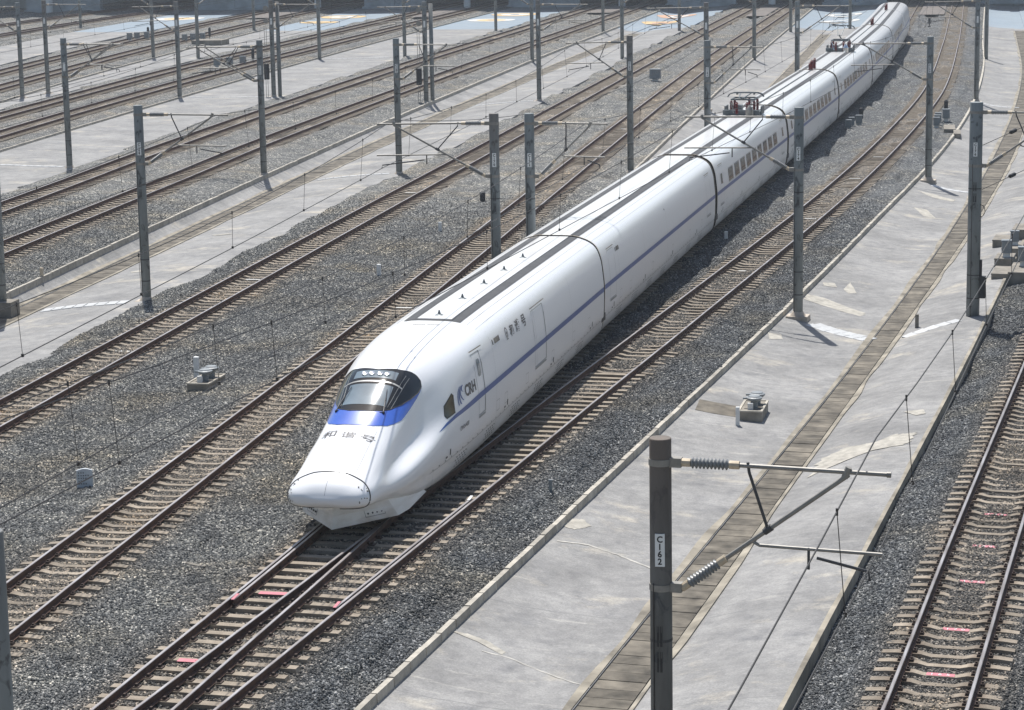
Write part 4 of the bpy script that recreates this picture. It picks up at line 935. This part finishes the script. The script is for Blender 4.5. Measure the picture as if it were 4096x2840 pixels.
# plough under the nose
B_ = [(0, -.06, .23), (1.22, 1.44, .25), (1.34, 2.0, .27), (1.40, 3.4, .36)]; T_ = [(0, .12, .84), (1.0, 1.15, .80), (1.2, 1.95, .70), (1.36, 3.1, .52)]
b = MB()
for sg in (-1, 1):
    G = [[(sg*(B_[i][0]+(T_[i][0]-B_[i][0])*t), B_[i][1]+(T_[i][1]-B_[i][1])*t, B_[i][2]+(T_[i][2]-B_[i][2])*t) for t in (0, .5, 1)] for i in range(4)]
    b.grid(G, flip=(sg < 0)); b.quad([(sg*p[0], p[1], p[2]) for p in B_]+[(0, 3.4, .36)])
b.build('plough', 'twhite', head)
for sg in (-1, 1):
    b = MB(); e0 = Vector((sg*.62, .70, .36)); e1 = Vector((sg*.98, 1.14, .37)); up_ = Vector((-.08*sg, -.0, .26)); nrm = (e1-e0).cross(up_).normalized()
    if nrm.y > 0: nrm = -nrm
    o_ = nrm*.012
    for a_, c_ in ((e0, e1), (e1, e1+up_), (e1+up_, e0+up_), (e0+up_, e0)): b.tube([a_+o_, c_+o_], .004, 4)
    for k in range(4):
        p = e0+(e1-e0)*(.15+.23*k)+up_*.3+o_; b.lathe(p-nrm*.02, p+nrm*.01, [(0, .024), (.03, .024)], 10)
    b.build('access_panel', 'tseal', head)
# sides of the head car
def car_sides(o, kind):
    FLATCAR[0] = kind != 'head'
    for sg in (1, -1):
        if kind == 'head':
            up = itp([4.37, 5.0, 5.7, 7.9, 8.6, 26], [1.665, 1.78, 1.85, 1.93, 1.935, 1.92]); lo = itp([4.37, 5.0, 5.65, 7.9, 8.6, 26], [1.660, 1.715, 1.755, 1.775, 1.78, 1.76])
            G = [[(sg*(side_y(s, z)+.007), s, z) for z in np.linspace(lo(s), up(s), 4)] for s in list(np.linspace(4.37, 9, 24))+[12, 18.5, 25.68]]
            b = MB(); b.grid(G, flip=(sg < 0)); b.build('blue_stripe', 'tstripe', o)
            side_poly([(5.17, 2.15), (5.81, 2.35), (5.86, 2.29), (5.68, 1.90), (5.10, 1.87), (5.04, 1.93)], .009, sgn=sg).build('cab_side_window', 'tglass', o, True)
            side_poly([(5.15, 2.165), (5.80, 2.375), (5.89, 2.30), (5.71, 1.88), (5.09, 1.845), (5.01, 1.93)], .005, sgn=sg).build('window_seal', 'tseal', o)
            for s0, s1, z0, z1, wn_ in ((7.88, 8.58, 1.33, 2.98, (8.12, 8.42, 2.34, 2.80)), (14.86, 16.38, 1.27, 2.95, None)):
                side_ring(s0, s1, z0, z1, .022, .005, sgn=sg).build('door_gap', 'tframe', o)
                b = side_rect(s1-.02, s1+.006, z0, z1, .010, sgn=sg); b.build('door_edge', 'tseal', o)
                b = MB(); side_rect(s0-.05, s1+.35, z1+.06, z1+.085, .02, sgn=sg, b=b); b.build('rain_gutter', 'edging', o)
                b = MB(); side_rect(s0, s1, z0-.075, z0-.02, .012, sgn=sg, b=b); b.build('door_step', 'tframe', o)
                if wn_:
                    a_, c_, e_, f_ = wn_; side_poly([(a_+.05, e_), (c_-.05, e_), (c_, e_+.06), (c_, f_-.06), (c_-.05, f_), (a_+.05, f_), (a_, f_-.06), (a_, e_+.06)], .009, sgn=sg, sub=2).build('door_window', 'tpane', o, True)
            b = MB(); side_rect(10.25, 10.80, 2.845, 2.985, .010, sgn=sg, b=b); b.build('display_panel', 'oldconc', o)
            b = MB(); side_rect(10.03, 10.11, 2.85, 2.985, .010, sgn=sg, b=b); side_rect(10.77, 10.83, 2.845, 2.99, .012, sgn=sg, b=b); b.build('display_slot', 'tseal', o)
        else:
            side_rect(.43, 25.94, 1.765, 1.925, .006, sgn=sg, b=None, ns=8).build('blue_stripe', 'tstripe', o)
            for s0, s1 in ((1.45, 2.55), (23.6, 24.7)):
                side_ring(s0, s1, 1.27, 2.95, .02, .005, sgn=sg).build('door_gap', 'tframe', o)
                b = MB(); side_rect(s0-.05, s1+.1, 3.0, 3.025, .02, sgn=sg, b=b); b.build('rain_gutter', 'edging', o)
                b = MB(); side_rect(s0, s1, 1.19, 1.25, .012, sgn=sg, b=b); b.build('door_step', 'tframe', o)
                if kind == 'coach': side_rect(s0+.3, s1-.3, 2.15, 2.6, .008, sgn=sg).build('door_window', 'tglass', o)
            if kind == 'coach':
                for k in range(9):
                    s0 = 4.1+k*2.02
                    side_ring(s0-.05, s0+1.45, 1.98, 2.62, .05, .006, sgn=sg).build('window_frame', 'tframe', o)
                    side_rect(s0, s0+1.40, 2.03, 2.57, .009, sgn=sg, ns=3).build('window', 'tglass', o)
            else:
                b = MB(); side_rect(3.0, 3.5, 2.74, 2.88, .010, sgn=sg, b=b); b.build('display_panel', 'oldconc', o)
                b = MB(); side_rect(2.82, 2.88, 2.74, 2.88, .010, sgn=sg, b=b); side_rect(13.1, 13.2, 2.86, 2.92, .01, sgn=sg, b=b); b.build('display_slot', 'tseal', o)
        # skirt line, fixings, dark vents
        e0, e1 = (3.4, 25.6) if kind == 'head' else (.5, 25.9)
        b = MB(); side_rect(e0, e1, .805, .82, .004, sgn=sg, b=b, ns=40, nz=2)
        for s in np.arange(e0+.3, e1-.2, 3.1): side_rect(s, s+.012, .36, .80, .004, sgn=sg, b=b, ns=2)
        for s in (np.arange(9.9, 25, 5.2) if kind == 'head' else np.arange(3.2, 24, 5.05)): side_rect(s, s+.008, .83, 3.25, .003, sgn=sg, b=b, ns=2, nz=14)
        b.build('skirt_joint', 'tframe', o)
        b = MB()
        for s in ((9.9, 10.9, 13.6, 17.2, 20.4, 22.9) if kind == 'head' else (3.3, 5.2, 9.8, 14.4, 18.7, 21.9)): side_ring(s, s+.34, 1.02, 1.32, .012, .004, sgn=sg, b=b)
        b.build('hatch_gap', 'tframe', o)
        b = MB()
        for s in np.arange(e0+.2, e1, .52): side_rect(s, s+.05, .835, .87, .008, sgn=sg, b=b, ns=2, nz=2)
        for s in np.arange(e0+1.6, e1-1, 6.2): side_rect(s, s+.09, .92, 1.08, .008, sgn=sg, b=b, ns=2, nz=2); side_rect(s-.35, s-.2, .9, .95, .008, sgn=sg, b=b, ns=2, nz=2)
        tag(b.build('skirt_fixings', 'tseal', o), kind='stuff')
        b = MB()
        for s in np.arange(e0+2.2, e1-1.5, 3.1):
            for k in range(4):
                for r_ in range(5):
                    a_ = s+.22*r_+.11*(k % 2); side_rect(a_, a_+.10, .46+.075*k, .49+.075*k, .006, sgn=sg, b=b, ns=2, nz=2)
        tag(b.build('skirt_grille', 'tseal', o), kind='stuff')
    # roof strips
    for sg in (-1, 1):
        e0, e1 = (9.5, 25.65) if kind == 'head' else (.45, 25.93)
        ev = (lambda s: s) if kind == 'head' else (lambda s: 25.7)
        b = MB(); b.grid([[(sg*x, s, top_z(ev(s), x)+.012) for x in (.50, .6, .7, .80)] for s in np.linspace(e0, e1, 16)], flip=(sg > 0)); b.build('roof_strip', 'tgrey', o)
        b = MB()
        for x in (.98, 1.22): b.tube([(sg*x, s, top_z(ev(s), x)) for s in np.linspace(e0, e1, 12)], .005, 4)
        b.build('roof_seam', 'tframe', o)
    if kind == 'head':
        b = MB(); b.grid([[(x, s, top_z(s, x)+.013) for x in np.linspace(-.5, .5, 9)] for s in (9.5, 9.72)], flip=False); b.build('roof_strip', 'tgrey', o)
car_sides(head, 'head'); FLATCAR[0] = False
for k in range(5):
    s = 10.3+2.63*k; z = top_z(s, 0); b = MB(); b.lathe((0, s, z-.01), (0, s, z+.3), [(0, .15), (.02, .10), (.05, .045), (.15, .015)], 10); b.build('roof_fin', 'pantogrey', head)
b = MB()
for w_ in (-.2, .2):
    for k in range(7): b.box(w_+.05*k-.17, w_+.05*k-.14, 8.9, 8.96, top_z(8.9, 0)-.005, top_z(8.9, 0)+.006)
b.build('roof_marking', 'oldconc', head)
# side lettering
side_text('CRH', 6.75, 7.72, 2.07, 2.38, bold=.035, parent=head); side_text('CRH2A-4020', 5.97, 6.82, 1.335, 1.45, bold=.01, parent=head)
for ch, s0, s1, z0, z1 in (('和', 12.10, 12.56, 2.70, 3.01), ('谐', 12.78, 13.32, 2.69, 3.03), ('号', 13.62, 14.10, 2.69, 3.03)): side_text(ch, s0, s1, z0, z1, bold=.022, parent=head)
# swoosh emblem
def swoosh(pts, w, name='logo', mat='tstripe'):
    b = MB(); G = []
    for (s, z), ww in zip(pts, w):
        G.append([(side_y(s-ww, z+ww*.2)+.009, s-ww, z+ww*.2), (side_y(s+ww, z-ww*.2)+.009, s+ww, z-ww*.2)])
    b.grid(G, flip=True); b.grid(G, flip=False); b.build(name, mat, head)
swoosh([(6.52, 2.43), (6.38, 2.40), (6.24, 2.32), (6.16, 2.22), (6.10, 2.10), (6.10, 1.99)], [.004, .014, .022, .026, .028, .03])
swoosh([(6.50, 2.41), (6.36, 2.34), (6.28, 2.25), (6.24, 2.15), (6.24, 2.06), (6.28, 1.99)], [.004, .016, .026, .034, .04, .045])
swoosh([(6.50, 2.40), (6.40, 2.31), (6.36, 2.22), (6.40, 2.13), (6.50, 2.05)], [.004, .02, .034, .044, .05])
swoosh([(6.64, 2.42), (6.55, 2.385), (6.50, 2.33), (6.54, 2.27), (6.66, 2.24)], [.03, .034, .034, .034, .04])
b = MB()
for k in range(15):
    t0, t1 = math.radians(-60+300*k/15), math.radians(-60+300*(k+1)/15)
    for t in (t0, t1): pass
    q = [(11.70+math.sin(t)*-.13*f, 2.87+math.cos(t-2.1)*.16*f) for t, f in ((t0, 1), (t1, 1), (t1, .82), (t0, .82))]
ringp = [(11.70+.14*math.sin(a), 2.88+.16*math.cos(a)) for a in np.linspace(-2.5, 2.5, 21)]; ring2 = [(11.70+.105*math.sin(a), 2.88+.125*math.cos(a)) for a in np.linspace(-2.5, 2.5, 21)]
b = MB(); b.grid([[(side_y(*p)+.009, p[0], p[1]), (side_y(*r)+.009, r[0], r[1])] for p, r in zip(ringp, ring2)], flip=True)
for r_ in ((11.66, 11.74, 2.86, 2.92), (11.685, 11.715, 2.74, 2.86), (11.62, 11.78, 2.70, 2.73)): side_rect(*r_, off=.009, b=b, ns=2, nz=3)
b.build('railway_emblem', 'tletter', head)
# the other cars
JV = [78.55, 104.2, 129.4, 155.9, 182.3, 208.7, 235.1]
cars = [head]
for i in range(6):
    a_, c_ = JV[i], JV[i+1]; ua, uc = TRK['T0'](a_), TRK['T0'](c_); ang = -math.atan2(uc-ua, c_-a_)
    o = car('coach', COACH, a_, ang, math.hypot(uc-ua, c_-a_)/26.2); cars.append(o)
    car_sides(o, 'blank' if i == 0 else 'coach')
    b = MB(); b.grid([[(x*.945, y, .3+(z-.27)*.972) for x, y, z in ring(y)] for y in (-.2, .5)], close=True, flip=True)
    b.build('gangway', 'tdark', o)
    b = MB()
    for y0_, y1_ in ((-.16, -.12), (.40, .44)): b.grid([[(x*1.006, y, z+.010) for x, y, z in ring(y)] for y in (y0_, y1_)], flip=True, close=True)
    b.build('gangway_band', 'cap', o)
    b = MB(); b.grid([[(x*f, .412, .3+(z-.27)*g_ if f < 1 else z) for x, y, z in ring(.42)] for f, g_ in ((1.0, 1.0), (.94, .97))], close=True, flip=False); b.build('gangway_trim', 'tdark', o)
    for sg in (-1, 1):
        b = MB(); b.box(min(sg*1.5, sg*1.69), max(sg*1.5, sg*1.69), -.16, .50, .74, .98); b.build('coupling_notch', 'tseal', o)
tv = JV[6]; tu = TRK['T0'](tv); ta = -math.atan2(TRK['T0'](tv+20)-tu, 20.0)
tail = link('tail_car', HM, train, (tu+13.95+math.sin(-ta)*25.98, tv-53+math.cos(ta)*25.98, 0), ta+math.pi); tail['label'] = 'rear car at the far end of the train'
car_sides(tail, 'head')
# roof equipment: two pantographs, red insulators
def rib(b, p, h, r=.075, n=7):
    prof = [(0, r*.6)]
    for k in range(n): a = h*(.05+.9*k/n); s = h*.9/n; prof += [(a, r*.55), (a+s*.4, r), (a+s*.55, r), (a+s*.9, r*.55)]
    prof.append((h, r*.5)); b.lathe(p, Vector(p)+Vector((0, 0, 1)), prof, 10)
def pantograph(o, y, raise_):
    z = 3.60; pn = MB()
    for x in (-.85, .85): pn.box(x-.06, x+.06, y-.9, y+.9, z+.02, z+.16)
    pn.box(-.95, .95, y-1.25, y-1.05, z+.02, z+.28); pn.box(-.95, -.35, y+1.5, y+2.1, z, z+.3)
    for x in (-.95, .95): pn.box(x-.03, x+.03, y-.5, y+.6, z, z+.42)
    b1 = z+.78
    pn.tube([(-.6, y-.6, b1), (.6, y-.6, b1), (.6, y+.7, b1), (-.6, y+.7, b1), (-.6, y-.6, b1)], .045, 6)
    kx = z+.9+raise_*.35; pn.tube([(0, y+.6, b1), (0, y-1.15+raise_*.3, kx)], .055, 8)
    for x in (-.28, .28): pn.tube([(x*.4, y-1.15+raise_*.3, kx), (x, y+.55, z+1.02+raise_)], .03, 6)
    hz = z+1.05+raise_; yy = y+.6
    for q in (-.14, .14): pn.tube([(-.95, yy+q, hz-.22), (-.86, yy+q, hz-.08), (-.62, yy+q, hz), (.62, yy+q, hz), (.86, yy+q, hz-.08), (.95, yy+q, hz-.22)], .028, 6)
    for x in (-.45, .45): pn.box(x-.03, x+.03, yy-.18, yy+.18, hz-.1, hz-.03)
    pn.build('pantograph', 'pantogrey', o)
    rb = MB()
    for (x, q) in ((-.6, -.6), (.6, -.6), (-.6, .7), (.6, .7), (.35, -1.5), (-.2, -1.4), (.1, 1.2)): rib(rb, (x, y+q, z+.1), .62, .095)
    rb.build('red_insulators', 'redins', o)
    wt = MB(); wt.lathe((.55, y-2.0, z), (.55, y-2.0, z+.6), [(0, .2), (.35, .2), (.5, .12), (.6, .04)], 12); wt.tube([(-.4, y-1.2, z+.5), (-.5, y-1.6, z+.75), (-.3, y-1.9, z+.2)], .02, 6); wt.build('roof_arrester', 'chrome' if raise_ > .3 else 'steel', o)
    cb_ = MB(); cb_.tube([(0, yy2, z+.06) for yy2 in np.linspace(y+2.2, 25.7, 5)], .03, 6); cb_.build('roof_cable', 'pantogrey', o)
pantograph(cars[2], 21.2, 0.0); pantograph(cars[4], 18.6, .75)
for ci, y in ((3, 25.4), (5, 25.4), (6, 25.4), (4, .9)):
    b = MB(); rib(b, (0, y, 3.6), .7, .12); rib(b, (-.12, y+.15, 3.6), .5, .12); b.build('red_insulators', 'redins', cars[ci])
for ci in (3, 5, 6):
    b = MB(); b.tube([(0, yy2, 3.66) for yy2 in np.linspace(.4, 25.4, 5)], .03, 6); b.build('roof_cable', 'pantogrey', cars[ci])
# ------------------------------------------------------------------ small trackside things
CR = math.radians(10.2)
def boxt(name, label, cat, u, v, z, dims, mats, rz=0.0, group=None):
    o = thing(name, label, cat, (u, v, z), rz, group); return o
def vent_box(u, v, z, label, w=.72, l=1.6, h=.5, rz=-.05):
    o = thing('vent_box', label, 'vent box', (u, v, z), rz)
    b = MB(); b.box(0, w, 0, l, -.3, h); b.build('concrete_base', 'oldconc', o)
    b = MB()
    for r_ in ((-.02, w+.02, -.02, .05), (-.02, w+.02, l-.05, l+.02), (-.02, .05, .05, l-.05), (w-.05, w+.02, .05, l-.05)): b.box(r_[0], r_[1], r_[2], r_[3], h-.02, h+.025)
    b.build('rim', 'kerb', o)
    for x, y in ((.42, .55), (.44, 1.1)):
        b = MB(); b.lathe((x, y, h-.01), (x, y, h+.5), [(0, .11), (.22, .11), (.24, .19), (.30, .245), (.335, .245), (.36, .19), (.385, .17), (.40, .04)], 18)
        b.box(x-.34, x-.2, y-.04, y+.04, h+.26, h+.31); b.build('mushroom_vent', 'boxgrey', o, False)
    b = MB(); b.box(.26, .42, .22, .32, h, h+.20); b.build('white_block', 'white', o)
    return o
vent_box(-23.35, 71.1, -.55, 'concrete box with two mushroom vents in the gravel left of the train', h=.42)
vent_box(-5.72, 70.2, -.80, 'concrete box with two mushroom vents on the right apron', h=.34)
def post(name, label, u, v, z, h, w, mat, cat='post', cap=True):
    o = thing(name, label, cat, (u, v, z)); b = MB(); b.box(-w/2, w/2, -w/2, w/2, -.3, h, taper=.004); b.build('shaft', mat, o)
    b = MB()
    if cap: b.box(-w/2-.006, w/2+.006, -w/2-.006, w/2+.006, h, h+.03, taper=.012)
    else: b.box(-w*.9, w*.9, -w*.9, w*.9, -.05, .05)
    b.build('cap' if cap else 'base', mat, o); return o
post('marker_post', 'white square post behind the vent box in the gravel', -23.72, 73.3, -.5, .78, .16, 'white')
post('marker_post', 'white short post in front of the vent box on the right apron', -5.68, 69.55, -.72, .5, .12, 'white')
post('marker_post', 'grey angle post in the ballast between the curving track and the right apron', -9.72, 59.3, -.45, .42, .09, 'boxgrey')
post('marker_post', 'rusty short post at the kerb on the left apron', -36.62, 92.9, -.5, .55, .13, 'cap')
post('marker_post', 'small pale stub post in the gravel left of the train, farther one', -22.6, 107.2, -.5, .62, .14, 'white')
post('marker_post', 'small white stub post in the gravel left of the train, nearer one', -22.5, 94.3, -.5, .62, .16, 'white')
post('marker_post', 'small pale stub beside the train in its shadow edge', -9.12, 105.3, -.4, .45, .14, 'plate')
post('marker_post', 'concrete post with a flat base beside the right drain', -.52, 85.95, -.8, .62, .14, 'oldconc', cap=False)
# inscribed marker stone
o = thing('marker_stone', 'pale upright marker stone with small dark characters beside the first left track', 'marker stone', (-22.2, 58.6, -.38), CR+.10)
b = MB(); n = 12; F_ = [(-.21, -.04, 0), (.21, -.04, 0)]+[(.21-.42*k/n, -.04, .48+.05*math.sin(math.pi*k/n)) for k in range(n+1)]
k0 = len(b.v); b.v += F_+[(x, .04, z) for x, y, z in F_]; m_ = len(F_); b.f.append(tuple(range(m_))); b.f.append(tuple(range(2*m_-1, m_-1, -1))); b.m += [0, 0]
for i in range(m_): j = (i+1) % m_; b.f.append((i, i+m_, j+m_, j)); b.m.append(0)
b.build('slab', 'palestone', o)
b = MB()
for r_, (nch, dark) in enumerate(((3, 1), (5, 1), (4, 1), (2, 0), (4, 0))):
    for c_ in range(nch):
        x = -.15+.062*c_; z = .42-.075*r_; b.box(x-.014, x+.014, -.0455, -.0405, z-.016, z+.004); b.box(x-.004, x+.006, -.0455, -.0405, z+.006, z+.022); b.box(x-.02, x-.008, -.0455, -.0405, z+.01, z+.016)
b.build('inscription', 'darksteel', o)
# signal boxes and dwarf signals
def relay_case(label, u, v, z, s=1.0, rz=0.0, w=.36, l=.30, h=.42):
    o = thing('relay_case', label, 'relay case', (u, v, z), rz, 'grey relay cases by the tracks')
    b = MB(); b.box(-w/2*.8, w/2*.8, -l/2*.8, l/2*.8, -.25, .18*s); b.build('plinth', 'white', o)
    b = MB(); b.box(-w/2*s, w/2*s, -l/2*s, l/2*s, .18*s, (.18+h)*s, taper=.012); b.build('case', 'boxgrey', o)
    b = MB(); b.box(-w/2*s-.02, w/2*s+.02, -l/2*s-.02, l/2*s+.02, (.18+h)*s, (.22+h)*s, taper=.015); b.build('lid', 'boxgrey', o); return o
def dwarf_signal(label, u, v, z, h=.95):
    o = thing('dwarf_signal', label, 'dwarf signal', (u, v, z), 0)
    b = MB(); b.box(-.16, .16, -.12, .12, -.2, .08); b.build('base', 'oldconc', o)
    b = MB(); b.tube([(0, 0, .05), (0, 0, h*.35)], .045, 8); b.build('stem', 'black', o)
    b = MB(); b.lathe((0, 0, h*.32), (0, 0, h), [(0, .09), (.05, .14), (h*.6, .14), (h*.68, .06)], 14); b.build('lamp_housing', 'black', o)
    b = MB(); b.lathe((0, -.12, h*.72), (0, -.26, h*.72), [(0, .085), (.12, .09)], 10); b.lathe((0, -.12, h*.48), (0, -.26, h*.48), [(0, .085), (.12, .09)], 10); b.build('visor', 'black', o); return o
def block(label, u, v, z, w, l, h, rz=0.0):
    o = thing('cable_pit', label, 'cable pit', (u, v, z), rz); b = MB(); b.box(-w/2, w/2, -l/2, l/2, -.5, h); b.build('walls', 'oldconc', o)
    b = MB(); b.box(-w/2-.02, w/2+.02, -l/2-.02, l/2+.02, h, h+.05, taper=.01); b.build('cover', 'oldconc', o); return o
dwarf_signal('black dwarf signal right of the curving track beside grey cases', .75, 164.5, -.35, 1.25)
dwarf_signal('black dwarf signal in the gravel between the train and the curving track', -4.85, 160.6, -.42, 1.15)
for k, (u, v) in enumerate(((.12, 157.2), (.18, 158.9), (.24, 160.5))): relay_case(f'grey relay case right of the curving track, {("nearest", "middle", "farther")[k]} of the row', u, v, -.35, 1.15)
relay_case('larger grey relay case behind the row right of the curving track', .75, 161.2, -.3, 1.35)
block('low concrete cable pit in front of the dwarf signal at the right kerb', .95, 156.4, -.5, .7, 3.0, .28); block('smaller concrete cable pit at the right kerb', 1.42, 153.6, -.5, .42, 2.6, .25)
relay_case('grey relay case nearest to the train in its shadow', -5.55, 156.6, -.42, 1.1); relay_case('second grey relay case by the train shadow', -5.42, 158.4, -.42, 1.1); relay_case('grey relay case beside the dwarf signal near the train', -4.95, 159.2, -.42, 1.2)
for k, (u, v, w, l, h) in enumerate(((2.75, 95.9, .66, 2.0, .30), (3.42, 96.2, .62, 2.6, .36), (2.95, 98.9, .72, 1.6, .42), (3.35, 101.6, .8, 1.8, .46), (3.05, 105.0, .8, 1.7, .32), (3.9, 106.8, .7, 2.0, .55))):
    block('%s concrete cable pit in the cluster at the right edge' % ('nearest left', 'nearest right', 'second left', 'middle', 'rear left', 'rearmost right')[k], u, v, -.42, w, l, h, RZ('RR', 80))
relay_case('grey relay case on the pits at the right edge, left one', 3.0, 98.6, .02, 1.15); relay_case('grey relay case on the pits at the right edge, right one', 3.62, 96.6, -.02, 1.25); relay_case('round-lidded grey case on the rear pits at the right edge', 3.42, 101.8, .06, 1.0)
dwarf_signal('low black track lamp in the gravel beside mast C170', -22.7, 118.4, -.55, .75)
relay_case('square grey case standing alone in the gravel between the two left tracks', -23.3, 200, -.55, 1.5, 0, .6, .5, .5)
dwarf_signal('far small black signal between the curving track and the train tail', -.76, 278.3, -.4, 1.0)
for k, (u, v) in enumerate(((-90.2, 259.4), (-89.7, 260.5), (-88.9, 261.6))): relay_case('far left grey relay case, %s of three by the eighth track' % ('first', 'second', 'third')[k], u, v, -.35, 1.5)
dwarf_signal('far left dwarf signal above three grey cases by the eighth track', -89.4, 263.6, -.35, 1.4)
for k, (u, v) in enumerate(((-82.6, 256), (-82.1, 257.4), (-81.2, 258.2))): relay_case('far left grey relay case, %s of three by the seventh track' % ('first', 'second', 'third')[k], u, v, -.35, 1.5)
dwarf_signal('far left dwarf signal above three grey cases by the seventh track', -80.8, 259.6, -.35, 1.5)
block('long low concrete trough by the seventh track', -79.0, 254.0, -.45, 3.4, 3.0, .5)
for k, (u, v) in enumerate(((-69.9+3.4, 215.6), (-69.0+3.4, 216.8), (-68.2+3.4, 218.4))): relay_case('grey relay case, %s of three between the fifth and sixth tracks' % ('first', 'second', 'third')[k], u, v, -.35, 1.5)
dwarf_signal('dwarf signal above three grey cases between the fifth and sixth tracks', -64.7, 221.5, -.35, 1.5)
# earth patch beside the vent box on the right apron, concrete offcut in the gravel
b = MB(); G = [[(u, v, apron_z('R', u, v)+.014) for v in (70.5, 71.2, 71.9)] for u in (-7.05, -6.6, -6.2, -5.8)]; b.grid(G, flip=False); b.build('bare_patch', 'drain', APO['R'])
o = thing('concrete_offcut', 'long concrete offcut lying in the gravel before the train nose', 'concrete block', (-17.0, 51.6, -.38), -.5); b = MB(); b.box(-.35, .35, -.06, .06, -.05, .06, taper=.01); b.build('bar', 'oldconc', o)

# ------------------------------------------------------------------ thin summer haze
hz = MB(); hz.box(-200, 110, -60, 420, -2.7, 19.5); hm = bpy.data.materials.new('haze'); hm.use_nodes = True; hn = hm.node_tree; hn.nodes.clear()
hv = hn.nodes.new('ShaderNodeVolumePrincipled'); hv.inputs['Color'].default_value = (.86, .92, 1, 1); hv.inputs['Density'].default_value = .00033; hv.inputs['Anisotropy'].default_value = .3
ho = hn.nodes.new('ShaderNodeOutputMaterial'); L(hn, hv.outputs[0], ho.inputs['Volume']); MT['haze'] = hm
tag(hz.build('haze', 'haze'), 'thin pale haze over the whole yard', kind='stuff')
